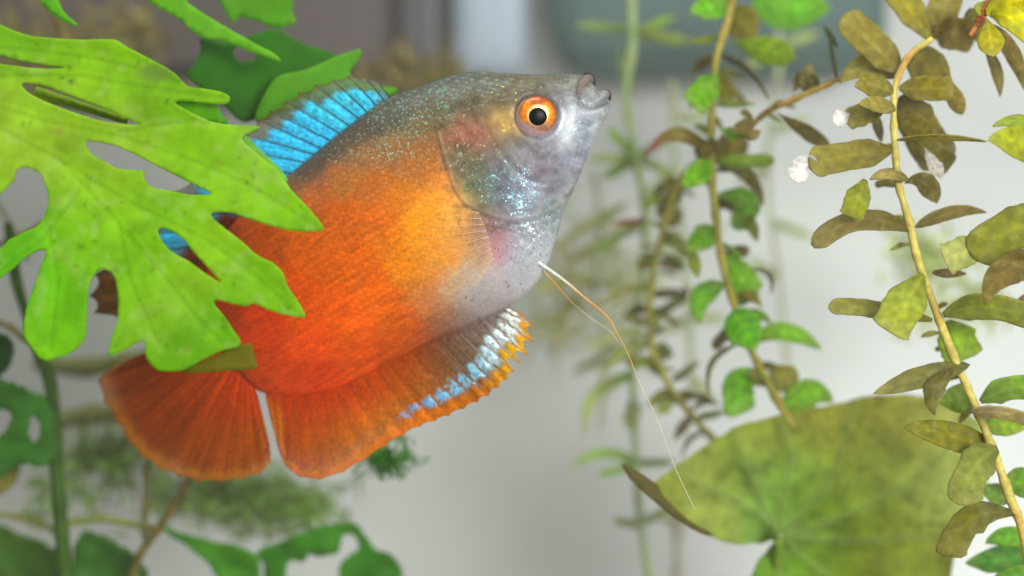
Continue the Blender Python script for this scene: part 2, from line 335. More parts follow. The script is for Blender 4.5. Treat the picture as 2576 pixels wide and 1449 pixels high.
def fish_body(parent):
    # refine the section list
    ctrl = catmull(PAIRS, 12); mid = (ctrl[:, :2] + ctrl[:, 2:4]) / 2
    d = np.r_[0, np.cumsum(np.linalg.norm(np.diff(mid, axis=0), axis=1) + 0.6)]
    n, m = 400, 520
    t = np.linspace(0, d[-1], n); S = np.stack([np.interp(t, d, ctrl[:, k]) for k in range(5)], 1)
    th = np.linspace(0, 2 * math.pi, m, endpoint=False)
    ct, st = np.cos(th), np.sin(th)
    ct = np.sign(ct) * np.abs(ct) ** 0.96
    c = (S[:, :2] + S[:, 2:4]) / 2; a = (S[:, :2] - S[:, 2:4]) / 2
    XY = c[:, None, :] + ct[None, :, None] * a[:, None, :]
    prof = np.sign(st) * np.abs(st) ** 0.9 * (1 + 0.10 * np.cos(th))          # fuller above, keeled below
    flat = XY.reshape(-1, 2); sn = np.tile(st, n); near = sn >= 0
    T = S[:, 4][:, None] * prof[None, :]
    # relief -------------------------------------------------------
    k = np.abs(sn)
    do = seg_dist(flat, OPER); ins = inside(flat, OPOLY)
    sgn = np.where(ins, do, -do)
    rel = 4.5 * smooth(-6, 6, sgn) * np.exp(-np.clip(sgn, 0, None) / 90.0)
    rel -= 0.7 * np.exp(-((sgn + 5) / 6) ** 2)
    dp = seg_dist(flat, PRE); rel -= 0.9 * np.exp(-(dp / 7) ** 2)
    dj = seg_dist(flat, JAW); rel -= 5.0 * np.exp(-(dj / 6) ** 2)
    de = np.linalg.norm(flat - EYE, axis=1); rel += 1.5 * np.exp(-((de - 68) / 12) ** 2) - 8 * smooth(62, 40, de)
    # scales: staggered overlapping rows, running along the body axis
    ax = np.array([-0.853, 0.521]); nx = np.array([0.521, 0.853])
    p = flat @ ax; q = flat @ nx; sz = 17.0
    row = np.floor(q / (sz * 0.5)); best_h = np.zeros(len(flat)); bu = np.zeros(len(flat)); bv = np.zeros(len(flat)); best_id = np.zeros(len(flat)); topv = np.full(len(flat), -1e9)
    for dr in (-1, 0, 1, 2):
        r = row + dr; off = (np.mod(r, 2)) * 0.5
        for dc in (0, 1):
            cidx = np.floor(p / sz - off) + dc; cx = (cidx + off) * sz; cy = (r + 0.5) * sz * 0.5
            u = (p - cx) / sz; v = (q - cy) / (sz * 0.62)
            ok = (u * u + v * v) < 0.80
            hgt = u + 1.0 - 0.25 * v * v                              # rises towards its rear (tailward) edge
            pr_ = np.where(ok, -cidx * 1.0 - 0.0 * r, -1e9)           # the one in front lies on top
            up = pr_ > topv
            bu = np.where(up & ok, u, bu); bv = np.where(up & ok, v, bv)
            best_h = np.where(up & ok, hgt, best_h); best_id = np.where(up & ok, hash2(cidx + 500, r + 500, 5), best_id); topv = np.where(up, pr_, topv)
            edge_new = np.where(ok, u * u + v * v, 0)
            if dr == -1 and dc == 0: edge = np.where(up & ok, edge_new, 0.3)
            else: edge = np.where(up & ok, edge_new, edge)
    headmask = smooth(-20, 10, -sgn) + 0.55 * smooth(300, 230, flat[:, 1])
    headmask = np.clip(headmask, 0, 1) * smooth(75, 95, de)
    scale_amp = headmask * (1 - 0.55 * smooth(1080, 1200, flat[:, 0]) * smooth(560, 620, flat[:, 1]))
    rel += 0.35 * scale_amp * (best_h - 0.8)
    rel += 1.6 * (fbm(flat[:, 0] / 45, flat[:, 1] / 45, 3) - 0.5) + 0.4 * (fbm(flat[:, 0] / 14, flat[:, 1] / 14, 9) - 0.5)
    # belly wrinkles on the breast
    br = np.exp(-(((flat[:, 0] - 1335) / 60) ** 2 + ((flat[:, 1] - 630) / 80) ** 2)); rel += 3.2 * br * (fbm(flat[:, 0] / 11, flat[:, 1] / 9, 31) - 0.5)
    Y = (-(T.reshape(-1)) - np.sign(sn) * rel * np.clip(k * 1.4, 0, 1)) * U + fish_dep(flat)
    V = PA(flat, fish_dep(flat)); V[:, 1] = Y
    # colours -------------------------------------------------------
    warp = np.stack([fbm(flat[:, 0] / 28, flat[:, 1] / 28, 51) - 0.5, fbm(flat[:, 0] / 28, flat[:, 1] / 28, 57) - 0.5], 1) * 30
    C = splat(flat + warp, CP, 27)
    dash = np.exp(-((bu - 0.18) / 0.30) ** 2 - (bv / 0.26) ** 2) * (0.3 + 0.9 * best_id)
    lum = 1 + 0.30 * scale_amp * (dash - 0.2) + scale_amp * (0.16 * (best_id - 0.5) - 0.22 * smooth(0.52, 0.80, edge))
    streak = fbm(p / 34, q / 7, 71, 3) - 0.5
    lum += 0.55 * streak * smooth(1150, 1000, flat[:, 0]) * smooth(420, 560, flat[:, 1])
    lum += 0.12 * (fbm(flat[:, 0] / 9, flat[:, 1] / 9, 77, 3) - 0.5)
    hd = smooth(1060, 1150, flat[:, 0]) * smooth(620, 560, flat[:, 1])
    lum += hd * (0.9 * (fbm(flat[:, 0] / 15, flat[:, 1] / 15, 171, 3) - 0.5) + 0.5 * (fbm(flat[:, 0] / 40 + flat[:, 1] / 80, flat[:, 1] / 18, 175, 3) - 0.5))
    C = C * np.clip(lum, 0.4, 1.7)[:, None]
    cheek_glint = np.clip((g0(flat, 1432, 325, 17, 42) + g0(flat, 1492, 284, 34, 15) + 0.5 * g0(flat, 1415, 355, 22, 26)) * (0.3 + 1.4 * fbm(flat[:, 0] / 12, flat[:, 1] / 12, 181)), 0, 1)[:, None]
    C = C * (1 - cheek_glint) + lin((250, 250, 255), 1.0) * 0.5 * cheek_glint  # white cheek highlights painted into the skin colour
    sat = (C.max(1) - C.min(1)) / np.maximum(C.max(1), 1e-6)
    so = smooth(0.60, 0.97, sat)
    back_shade = 0.54 + 0.40 * smooth(520, 660, flat[:, 1]) + 0.12 * smooth(1380, 1440, flat[:, 0])  # greys darker toward the back: shading put into the colour
    C = C * (1 - (1 - so)[:, None] * np.array([0.07, -0.03, -0.01])); C = C * (back_shade * (1 - so) + 1.0 * so)[:, None]; rg = C[:, 1] / np.maximum(C[:, 0], 1e-6)
    C[:, 1] *= 1 + 0.34 * smooth(0.20, 0.08, rg) - 0.12 * smooth(0.28, 0.45, rg) * so
    # pale scale centres on the nape
    cen = smooth(0.30, 0.08, edge) * (best_id > 0.45) * smooth(45, 20, np.abs(seg_dist(flat, [(960,262),(1041,230),(1116,206),(1190,200),(1260,215)]) - 18)) * 0.55
    C = C * (1 - cen[:, None]) + cen[:, None] * lin((112, 132, 124))
    # small dark pores on breast and belly
    pore = (hash2(np.floor(flat[:, 0] / 4), np.floor(flat[:, 1] / 4), 91) > 0.985) & (flat[:, 0] > 1150) & (flat[:, 1] > 560)
    C[pore] *= 0.45
    pl = (0.5 * np.exp(-((sgn - 4) / 4.0) ** 2) * fbm(flat[:, 0] / 20, flat[:, 1] / 20, 191))[:, None]; C = C * (1 - pl) + lin((190, 176, 150)) * pl
    lipd = seg_dist(flat, [(1458,186),(1480,190),(1496,214)]); 
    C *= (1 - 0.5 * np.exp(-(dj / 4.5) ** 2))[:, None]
    # flecks: colour and density
    F = splat(flat, [(1250,490,150,225,235),(1320,460,120,225,245),(1300,520,170,215,230),(1450,300,235,240,255),(1340,620,240,240,250),(1180,700,245,240,240),
                     (1000,320,170,222,215),(1100,250,140,222,222),(1050,420,230,225,180),(900,400,225,215,170),(950,480,235,220,180),(1100,560,255,225,150),(1180,400,190,225,195),(1270,325,255,220,90),
                     (850,700,255,160,60),(850,850,250,130,40),(1190,800,200,190,180),(850,350,140,190,190)], 50)
    den = 0.03 + 0 * k
    def g(x, y, sx, sy, a): return a * np.exp(-(((flat[:, 0] - x) / sx) ** 2 + ((flat[:, 1] - y) / sy) ** 2))
    den = den + g(1240,480,60,55,0.34) + g(1320,460,26,36,0.45) + g(1180,400,45,70,0.25) + g(1030,330,120,90,0.28) + g(1120,260,90,50,0.22) + g(900,370,90,50,0.2) + g(1340,610,60,80,0.5) + g(1310,510,45,40,0.25) + g(1450,310,40,55,0.22) + g(1492,288,36,14,0.35) + g(1000,420,110,60,0.16) + g(880,400,110,60,0.12) + g(1268,322,14,22,0.5) + g(1200,690,60,40,0.12) + g(1380,570,30,60,0.25)
    den *= 0.42 * (0.45 + 1.1 * fbm(flat[:, 0] / 22, flat[:, 1] / 22, 15))
    sheen = np.clip(g(1430,320,40,60,0.25) + g(1492,290,34,14,0.45) + g(1340,640,50,60,0.2) + g(1330,480,80,60,0.2), 0, 0.7)  # metallic patches imitate cheek highlights, plus the silvery breast and gill cover
    faces = grid_faces(n, m, True)
    faces.append(tuple(range(m))[::-1]); faces.append(tuple((n - 1) * m + j for j in range(m)))
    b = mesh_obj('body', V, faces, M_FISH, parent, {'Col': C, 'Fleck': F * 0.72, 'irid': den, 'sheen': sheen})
    return b, V, flat, near

fish = empty('fish'); fish.location = (0, 0, 0)
tag(fish, 'orange and silver gourami with blue dorsal fin swimming behind the leaf', 'fish')
BODY, BV, BXY, BN = fish_body(fish)
def surf_y(x, y):
    idx = np.where(BN)[0]; d = ((BXY[idx] - (x, y)) ** 2).sum(1); return BV[idx[np.argmin(d)], 1]

def dome(name, c, r, dep0, h, colf, mat, parent, nr=24, ns=64, tilt=(0, 0)):
    """a convex disc facing the viewer side (-y): centre c (picture units), radius r, rim at depth dep0, rise h (metres)"""
    v = []; cs = []
    for i in range(nr + 1):
        rr = i / nr
        for j in range(ns):
            a = 2 * math.pi * j / ns; x = c[0] + r * rr * math.cos(a); y = c[1] + r * rr * math.sin(a)
            dep = dep0 - h * math.sqrt(max(0, 1 - rr * rr * 0.999)) + (tilt[0] * (x - c[0]) + tilt[1] * (y - c[1])) * U
            v.append(P(x, y, dep)); cs.append(colf(rr, a))
    return mesh_obj(name, v, grid_faces(nr + 1, ns, True), mat, parent, {'Col': np.array(cs)})
def mixc(a, b, t): return a * (1 - t) + b * t
def build_eye(parent):
    ey = surf_y(*EYE) + 10 * U
    tl = (0.10, 0.06)
    def rimc(rr, a):
        low = 0.5 + 0.5 * math.sin(a - 0.9 + 0.6)
        return mixc(lin((112, 84, 70)), lin((158, 128, 130)), low) * (1 - 0.45 * float(smooth(0.86, 1.0, rr)))
    eye = dome('eye', EYE, 59, ey, 32 * U, rimc, M_EYE, parent, tilt=tl)
    ic = (1352, 290)
    def irisc(rr, a):
        n1 = float(fbm(np.array([math.cos(a) * 3 + 5 + rr * 2]), np.array([math.sin(a) * 3 + 5]), 4)[0])
        s = math.sin(a)     # a measured downwards: s<0 upper half
        top = lin((232, 138, 16)); red = lin((150, 62, 12)); low = lin((176, 124, 92)); pale = lin((236, 196, 120))
        c = mixc(top, low, float(smooth(0.25, 0.85, s)))
        c = mixc(c, red, float(smooth(-0.75, -0.98, s)) * 0.85)
        c = mixc(c, red, float(smooth(0.80, 1.0, rr)) * 0.75)
        n2 = float(fbm(np.array([math.cos(a) * 9 + 15]), np.array([math.sin(a) * 9 + 15 + rr * 2]), 6)[0])
        c = c * (0.35 + 0.75 * n1 + 0.65 * n2)
        if rr < 0.62: c = mixc(c, pale, float(smooth(0.60, 0.53, rr)))
        return c
    dome('iris', ic, 48, ey - 17 * U, 17 * U, irisc, M_IRIS, eye, nr=40, ns=96, tilt=tl)
    dome('pupil', (1353, 293), 23.5, ey - 30.5 * U, 6 * U, lambda rr, a: lin((6, 6, 10)), M_PUPIL, eye, tilt=tl)
    dome('cornea', (1350, 295), 57, ey - 6 * U, 42 * U, lambda rr, a: lin((255, 255, 255)), M_CORNEA, eye, tilt=tl)
build_eye(fish)

def lips(parent):
    # upper lip and lower lip: padded rims curling round the front of the snout, symmetric about the mid plane
    def lip(name, path, r, colin, colout):
        half = catmull(path, 8); pts = []; 
        for x, y, t in half: pts.append((x, y, -t))
        for x, y, t in half[::-1][1:]: pts.append((x, y, t))
        w = np.array([P(x, y, t * U + float(fish_dep(np.array([x, y])))) for x, y, t in pts])
        n = len(w); s = np.abs(np.linspace(-1, 1, n)); rad = r * U * (1 - 0.78 * s ** 1.6)
        o = tube(name, w, rad, M_LIP, parent, np.array([mixc(lin(colout), lin(colin), float(k)) for k in s]), seg=12)
        return o
    lip('upper_lip', [(1462,276,32),(1455,250,40),(1460,220,40),(1473,204,28),(1483,202,0)], 16, (128, 116, 108), (96, 90, 82))
    lip('lip_rim', [(1493,222,21),(1497,209,19),(1494,195,13),(1484,187,8),(1472,187,0)], 3.6, (58, 54, 54), (44, 42, 42))
    lip('lower_lip', [(1484,264,36),(1504,250,32),(1517,239,20),(1523,237,0)], 13, (160, 158, 168), (104, 100, 102))
    lip('lip_rim', [(1509,233,22),(1516,228,18),(1527,227,12),(1534,236,7),(1534,250,0)], 3.4, (84, 80, 82), (52, 50, 52))
lips(fish)

# --- fins -------------------------------------------------------------
def fin(name, rays, parent, colf, nv=28, sub=8, scallop=0.05, wave=1.2, ray_r=(2.4, 0.9), ray_col=None, dep_off=0.0, ray_from=0.0, skip_rays=0, ray_every=1):
    rays = np.array(rays, float); n = len(rays)
    tt = np.linspace(0, n - 1, (n - 1) * sub + 1); R = catmull(rays, sub)
    v = np.linspace(0, 1, nv); V = []; uvs = []
    fr = tt - np.floor(tt); sl = np.interp(tt, *scallop) if isinstance(scallop, tuple) else scallop; ext = 1 - sl * np.sin(np.pi * np.clip(fr, 0, 1)) ** 0.8
    XY = R[:, None, :2] + (v[None, :, None] * ext[:, None, None]) * (R[:, None, 2:4] - R[:, None, :2])
    flat = XY.reshape(-1, 2); t2 = np.repeat(tt, nv); v2 = np.tile(v, len(tt))
    dep = fish_dep(flat) + dep_off + wave * U * np.cos(2 * np.pi * t2) * v2 + 9 * U * np.sin(t2 * 0.55 + 1) * v2 ** 1.5
    C, A, Mt = colf(flat, t2, v2)
    o = mesh_obj(name, PA(flat, dep), grid_faces(len(tt), nv), M_FIN, parent, {'Col': C, 'alpha': A, 'metal': Mt})
    solidify(o, 1.6 * U)
    for i in range(skip_rays, n, ray_every):
        vv = np.linspace(ray_from, 1.0, 14); xy = rays[i, :2] + vv[:, None] * (rays[i, 2:4] - rays[i, :2])
        dp = fish_dep(xy) + dep_off + wave * U * vv + 9 * U * np.sin(i * 0.55 + 1) * vv ** 1.5 - 1.2 * U
        rc = np.array([ray_col(i, x) for x in vv]); tube('fin_ray', PA(xy, dp), np.linspace(ray_r[0], ray_r[1], 14) * U, M_RAY, o, rc, seg=6)
    return o
def inset(r, f):
    r = np.array(r, float); r[:, :2] -= f * (r[:, 2:4] - r[:, :2]); return r
DORSAL = inset([(978,241,950,207),(965,250,916,190),(945,263,875,190),(920,278,835,199),(900,296,791,212),(879,316,750,232),(851,333,715,254),(825,350,677,278),(802,370,648,300),(778,385,606,335),
 (752,405,565,372),(725,435,520,410),(690,468,480,445),(655,500,430,485),(620,535,380,535),(590,570,330,590),(560,610,280,645),(530,650,235,690),(510,690,222,745),(495,740,235,788),(497,770,290,798)], 0.12)
def dorsal_col(xy, t, v):
    t = np.clip(t + 0.16 * (fbm(xy[:, 0] / 14, xy[:, 1] / 14, 311) - 0.5) * 2, 0, 20); v = v + 0.12 * (fbm(xy[:, 0] / 15, xy[:, 1] / 15, 315) - 0.5)
    fr = np.mod(t, 1.0); k = np.floor(t); rnd = hash2(k + 3, k * 0 + 7, 2); rnd2 = hash2(k + 3, k * 0 + 17, 2)
    vmax = 0.72 + 0.16 * rnd + np.where(t > 8, 0.10, 0) - 0.30 * smooth(4, 1, t)
    wedge = (0.35 + 0.65 * smooth(0.0, 0.08, fr) * smooth(1.0, 0.90, fr)) * smooth(vmax + 0.06, vmax - 0.10, v + 0.22 * np.abs(fr - 0.4) ) * np.clip(t / 2.0, 0.15, 1)
    wedge *= np.maximum(smooth(0.20, 0.45, fbm(xy[:, 0] / 26, xy[:, 1] / 26, 41) + 0.1), smooth(3, 5, t))
    blue = lin((58, 196, 244), 1.25); teal = lin((72, 200, 186), 1.3); mixn = fbm(xy[:, 0] / 20, xy[:, 1] / 20, 43)
    irid = blue * (1 - mixn[:, None] * 0.5 * (t[:, None] < 6)) + teal * (mixn[:, None] * 0.5 * (t[:, None] < 6))
    mem = np.tile(lin((112, 128, 110)), (len(xy), 1)); tipc = lin((112, 66, 18))
    far = smooth(15.0, 17.5, t)[:, None]; mem = mem * (1 - far) + lin((128, 88, 22)) * far
    low = (smooth(13, 14.5, t) * smooth(0.5, 0.3, v))[:, None]
    irid = irid * (1 + 0.16 * np.sin(2 * np.pi * t * 4 + 3 * v) + 0.10 * np.sin(2 * np.pi * t * 9))[:, None] * (0.62 + 0.9 * fbm(t * 5, v * 2.5, 411, 3) + 0.35 * (fbm(xy[:, 0] / 6, xy[:, 1] / 4, 415, 2) - 0.5))[:, None]
    C = mem * (1 - wedge[:, None] * (1 - far)) + irid * wedge[:, None] * (1 - far)
    red = lin((120, 44, 8)); C = C * (1 - low) + red * low
    tp = smooth(0.90, 0.98, v)[:, None] * 0.8; C = C * (1 - tp) + tipc * tp
    stripes = (1 - 0.35 * (np.abs(np.mod(xy[:, 1] * 0.10 + xy[:, 0] * 0.015, 1) - 0.5) < 0.12) * far[:, 0]); C = C * stripes[:, None]
    al = np.clip(0.42 + 0.55 * wedge + 0.45 * far[:, 0] + 0.4 * low[:, 0], 0, 0.97)
    return C, al, wedge * (1 - far[:, 0]) * 0.45
fin('dorsal_fin', DORSAL, fish, dorsal_col, nv=34, sub=12, scallop=0.07, ray_r=(1.8, 0.7), ray_col=lambda i, x: mixc(lin((36, 58, 68)), lin((112, 70, 30)), x ** 3))

ANAL = inset([(1278,773,1318,795),(1266,779,1340,819),(1245,790,1344,859),(1222,800,1332,896),(1200,810,1310,915),(1175,822,1293,935),(1150,832,1276,956),(1125,845,1256,975),(1100,857,1230,996),(1070,870,1203,1012),
 (1040,886,1168,1029),(1010,900,1130,1046),(980,915,1095,1060),(950,930,1058,1073),(915,948,1015,1095),(880,964,970,1122),(845,978,920,1155),(810,989,865,1188),(775,995,805,1207),(740,996,755,1200),(710,994,718,1172),(688,992,698,1120),(668,990,680,1050)], 0.14)
def anal_col(xy, t, v):
    body = splat(xy, CP, 27) * 0.68; t0, v0 = t, v
    t = t + 0.34 * (fbm(xy[:, 0] / 13, xy[:, 1] / 13, 301) - 0.5) * 2; t = np.clip(t, 0, 22); v = v + 0.16 * (fbm(xy[:, 0] / 18, xy[:, 1] / 18, 305) - 0.5)
    fr = np.mod(t, 1.0)
    base = splat(xy, [(1250,800,150,134,130),(1200,840,128,106,90),(1150,880,128,100,72),(1200,920,122,110,92),(1130,950,140,96,60),(1080,900,164,84,34),(1050,980,158,92,34),(1000,940,178,80,20),(950,980,184,74,14),(1000,1040,166,102,34),
                      (900,1020,178,78,18),(850,1060,172,82,22),(900,1120,168,98,26),(800,1100,164,78,16),(800,1190,166,84,14),(760,1050,170,70,12),(720,1040,158,60,10),(740,1160,164,72,10),(690,1010,140,60,16),(850,1170,160,100,24),(950,1090,166,106,30)], 38)
    cen = np.interp(t, [0, 1, 4, 7, 10, 13, 15], [0.45, 0.52, 0.60, 0.70, 0.75, 0.79, 0.8]); wid = np.interp(t, [0, 1, 4, 7, 10, 13, 14], [0.34, 0.30, 0.20, 0.11, 0.085, 0.055, 0.0])
    w = smooth(1.25, 0.5, np.abs(v - cen) / np.maximum(wid, 1e-3)) * smooth(0.02, 0.22, fr) * smooth(1.0, 0.80, fr) * (t < 14)
    w *= smooth(0.36, 0.54, fbm(xy[:, 0] / 9, xy[:, 1] / 9, 61, 3) + 0.16)
    ir = np.stack([np.interp(t, [0, 4, 8, 13], lin((c0, c1, c2, c3))) for c0, c1, c2, c3 in ((244, 214, 138, 128), (248, 238, 210, 170), (240, 240, 238, 228))], 1)
    C = base * (1 - w[:, None]) + ir * w[:, None]
    edge = smooth(np.interp(t, [0, 5, 14, 22], [0.62, 0.76, 0.84, 0.92]), 0.90, v) 
    ec = np.stack([np.interp(t, [0, 4, 8, 22], lin((c0, c1, c2, c3))) for c0, c1, c2, c3 in ((238, 236, 206, 176), (160, 186, 118, 98), (14, 8, 8, 10))], 1)
    C = C * (1 - edge[:, None]) + ec * edge[:, None]
    lum = 1 - 0.30 * np.exp(-((fr - 0.02) / 0.10) ** 2) * smooth(14, 9, t) - 0.1 * np.exp(-((fr - 0.98) / 0.10) ** 2) + 0.6 * (fbm(t * 2.2, v * 3, 63) - 0.5)
    rr = smooth(8, 13, t0)[:, None]; C = C * (1 - rr * (1 - w[:, None])) + C * np.array([1.55, 1.35, 0.6]) * rr * (1 - w[:, None])
    C = C * lum[:, None] * 0.85 * (1 + w * 0.25 + 0.9 * w * (fbm(xy[:, 0] / 5, xy[:, 1] / 5, 307, 2) - 0.5))[:, None]
    bl = (smooth(np.interp(t0, [0, 8, 12], [0.30, 0.30, 0.60]), 0.05, v0))[:, None]; body[:, 1] *= 1 + 0.3 * smooth(8, 12, t0); body *= (1 + 0.30 * smooth(8, 12, t0))[:, None]; C = C * (1 - bl) + body * bl
    al = np.clip(0.97 - 0.30 * smooth(0.55, 0.95, v) * smooth(11, 17, t), 0, 1)
    return C, al, w * 0.4
fin('anal_fin', ANAL, fish, anal_col, nv=40, sub=10, scallop=([0, 4.9, 5, 12, 22], [0.20, 0.20, 0.05, 0.025, 0.012]), wave=2.0, ray_r=(1.8, 0.8), ray_from=0.15,
    ray_col=lambda i, x: mixc(lin((130, 100, 80)) if i < 9 else lin((150, 62, 14)), lin((236, 232, 220)) if 0 < i < 7 and x < 0.85 else lin((206, 116, 10)), x ** 1.5), dep_off=-0.0002)
# scalloped orange points at the front of the anal fin
CAUD_T = [(679,1120),(680,1165),(655,1192),(612,1205),(560,1213),(500,1213),(450,1200),(400,1180),(355,1150),(320,1110),(290,1062),(262,1010),(246,957),(300,915),(365,888),(430,850)]
CAUD = [(645 - 140 * i / 15, 985 - 170 * (i / 15) ** 1.05, x, y) for i, (x, y) in enumerate(CAUD_T)]
CAUD = inset(CAUD, 0.18)
def caud_col(xy, t, v):
    base = splat(xy, [(640,960,190,62,6),(600,1000,164,56,4),(560,1060,140,60,6),(620,1100,140,74,8),(540,1150,134,68,8),(450,1100,122,56,6),(380,1050,122,54,6),(500,1000,142,58,6),(400,960,128,56,6),(300,960,124,58,8),(330,1040,118,52,6),(450,1180,130,76,12),(600,1190,136,72,10),(280,1000,146,82,10),(560,900,160,56,6),(450,880,130,56,6)], 42)
    fr = np.mod(t, 1.0)
    lum = 1 - 0.12 * np.exp(-((fr - 0.0) / 0.07) ** 2) - 0.12 * np.exp(-((fr - 1.0) / 0.07) ** 2) + 1.0 * (fbm(t * 1.9, v * 1.6, 83) - 0.5)
    e = smooth(0.88, 1.0, v)[:, None]; C = base * lum[:, None] * np.array([1.55, 1.15, 0.15]); C = C * (1 - e) + lin((196, 116, 14)) * e
    al = np.clip(0.96 - 0.35 * smooth(0.80, 1.0, v), 0, 1)
    return C, al, 0 * v
fin('tail_fin', CAUD, fish, caud_col, nv=36, sub=10, scallop=0.02, wave=2.0, ray_r=(1.4, 0.5), ray_from=0.2, ray_col=lambda i, x: lin((128, 56, 8)))
PECT = [(1205,535,1120,520),(1212,550,1060,548),(1218,565,1020,575),(1224,580,1000,610),(1230,596,1005,650),(1234,610,1030,690),(1237,624,1075,722),(1240,638,1130,742),(1242,648,1190,730)]
def pect_col(xy, t, v):
    c = np.tile(lin((250, 190, 90)), (len(xy), 1)); p = smooth(0.35, 0.05, v)[:, None]; c = c * (1 - p) + lin((214, 176, 150)) * p
    fr = np.mod(t * 2, 1.0); al = 0.05 + 0.08 * np.exp(-((fr - 0.5) / 0.2) ** 2) * smooth(1.0, 0.5, v) + 0.15 * smooth(0.35, 0.0, v)
    return c, al * smooth(1.0, 0.75, v), 0 * v
sy = surf_y(1225, 590)
fin('pectoral_fin', PECT, fish, pect_col, nv=30, sub=10, scallop=0.03, wave=0.6, dep_off=float(sy - fish_dep(np.array([1225., 590.])) - 22 * U), ray_r=(0.9, 0.2), ray_col=lambda i, x: mixc(lin((226, 190, 140)), lin((240, 170, 50)), x))
def feeler(pts, d0, d1, r):
    xy = catmull(pts, 10); n = len(xy); t = np.linspace(0, 1, n); dep = d0 + (d1 - d0) * t
    c = np.array([mixc(mixc(lin((236, 240, 236)), lin((226, 160, 60)), float(smooth(0.10, 0.30, x) )), lin((222, 206, 176)), float(smooth(0.42, 0.62, x))) for x in t])
    rad = np.interp(t, [0, 0.1, 0.36, 0.5, 1], [r * 1.7, r, r * 0.5, r * 0.24, r * 0.2]) * U
    tube('feeler', PA(xy, dep), rad, M_FEEL, fish, c, seg=8)
feeler([(1338,650),(1366,668),(1416,703),(1466,745),(1528,797),(1550,835),(1580,890),(1605,955),(1637,1020),(1665,1085),(1692,1160),(1718,1220),(1748,1282)], -0.0014, -0.004, 4.2)
feeler([(1338,655),(1362,676),(1395,712),(1440,762),(1490,803),(1534,832),(1556,862)], 0.0006, 0.002, 3.6)

# ------------------------------------------------------------------ sheets cut to an outline (broad leaves)
def sheet(name, outline, holes, depf, colf, mat, parent=None, spacing=11, th=0.00025, sub=4, rag=0.4):
    loops = [catmull(outline, sub, True)] + [catmull(h, sub, True) for h in holes]
    loops = [l + RNG.normal(0, rag, l.shape) for l in loops]
    pts = np.vstack(loops); edges = []; o = 0
    for l in loops:
        m = len(l); edges += [(o + i, o + (i + 1) % m) for i in range(m)]; o += m
    lo, hi = pts.min(0), pts.max(0)
    gx, gy = np.meshgrid(np.arange(lo[0], hi[0], spacing), np.arange(lo[1], hi[1], spacing * 0.87))
    gx[1::2] += spacing / 2; g = np.c_[gx.ravel(), gy.ravel()] + RNG.normal(0, spacing * 0.08, (gx.size, 2))
    ins = inside(g, loops[0])
    for h in loops[1:]: ins &= ~inside(g, h)
    g = g[ins]
    dmin = np.full(len(g), 1e9)
    for l in loops: dmin = np.minimum(dmin, seg_dist(g, np.vstack([l, l[:1]])))
    g = g[dmin > spacing * 0.45]
    allp = np.vstack([pts, g])
    r = geometry.delaunay_2d_cdt([Vector(p) for p in allp], edges, [], 0, 1e-4)
    v2 = np.array([tuple(p) for p in r[0]]); tri = np.array([f for f in r[2] if len(f) == 3])
    cen = v2[tri].mean(1); ok = inside(cen, loops[0])
    for h in loops[1:]: ok &= ~inside(cen, h)
    tri = tri[ok]; used = np.unique(tri); remap = -np.ones(len(v2), int); remap[used] = np.arange(len(used)); v2 = v2[used]; tri = remap[tri]
    a = v2[tri[:, 1]] - v2[tri[:, 0]]; b = v2[tri[:, 2]] - v2[tri[:, 0]]; flip = (a[:, 0] * b[:, 1] - a[:, 1] * b[:, 0]) < 0
    tri[flip] = tri[flip][:, ::-1]
    ob = mesh_obj(name, PA(v2, depf(v2)), tri, mat, parent, {'Col': colf(v2)})
    solidify(ob, th); return ob

# --- the bright lobed leaf in front of the fish ---
FERN = [(-60,85),(80,92),(200,100),(285,100),(320,118),(400,160),(440,185),(470,216),(505,222),(560,232),(579,246),(568,262),(530,260),(440,255),(500,292),(560,312),(655,319),(609,346),(640,380),(700,430),(722,462),(735,480),(780,528),(815,574),(790,582),(740,581),(680,568),(620,548),(575,535),(530,538),
 (560,570),(600,600),(645,640),(690,664),(714,690),(722,716),(752,762),(768,796),(735,795),(690,785),(640,764),(620,770),(585,764),(538,757),(575,812),(606,866),(560,882),(505,908),(465,930),(410,934),(380,918),(365,890),(364,862),(345,863),(312,882),(274,894),(280,850),(297,800),(297,745),(289,700),(272,681),(250,680),(232,700),(221,745),(218,800),(214,850),(180,886),(125,906),(100,900),(75,870),(60,840),(66,780),(86,720),(105,665),(116,634),(98,630),(60,650),(25,682),(-60,735),
 (-60,680),(-5,632),(25,602),(65,582),(96,566),(115,532),(121,500),(115,468),(96,434),(66,421),(42,428),(26,464),(-60,492)]
FH = [[(-50,128),(10,143),(60,155),(120,165),(163,172),(100,173),(40,166),(-50,150)],
      [(54,211),(85,212),(110,216),(190,245),(260,272),(320,298),(352,314),(300,310),(240,300),(150,270),(80,238)],
      [(216,357),(250,357),(300,370),(350,394),(400,420),(450,445),(500,470),(531,488),(480,490),(430,480),(382,470),(363,448),(360,430),(300,425),(260,405),(230,386)],
      [(398,577),(420,576),(460,600),(482,628),(512,662),(556,710),(520,690),(480,660),(430,632),(406,602)]]
VEINS = [[(-60,110),(200,140),(330,165),(455,205)],[(-60,190),(200,190),(350,215),(560,246)],[(-60,250),(100,300),(300,340),(480,400),(640,470),(800,570)],[(-60,290),(150,400),(350,520),(520,600),(640,690),(755,790)],[(150,400),(300,560),(420,700),(500,800),(560,860)],[(300,560),(330,700),(400,860)],[(120,560),(150,700),(130,880)],[(300,330),(480,300),(640,318)],[(200,480),(110,600),(-40,710)]]
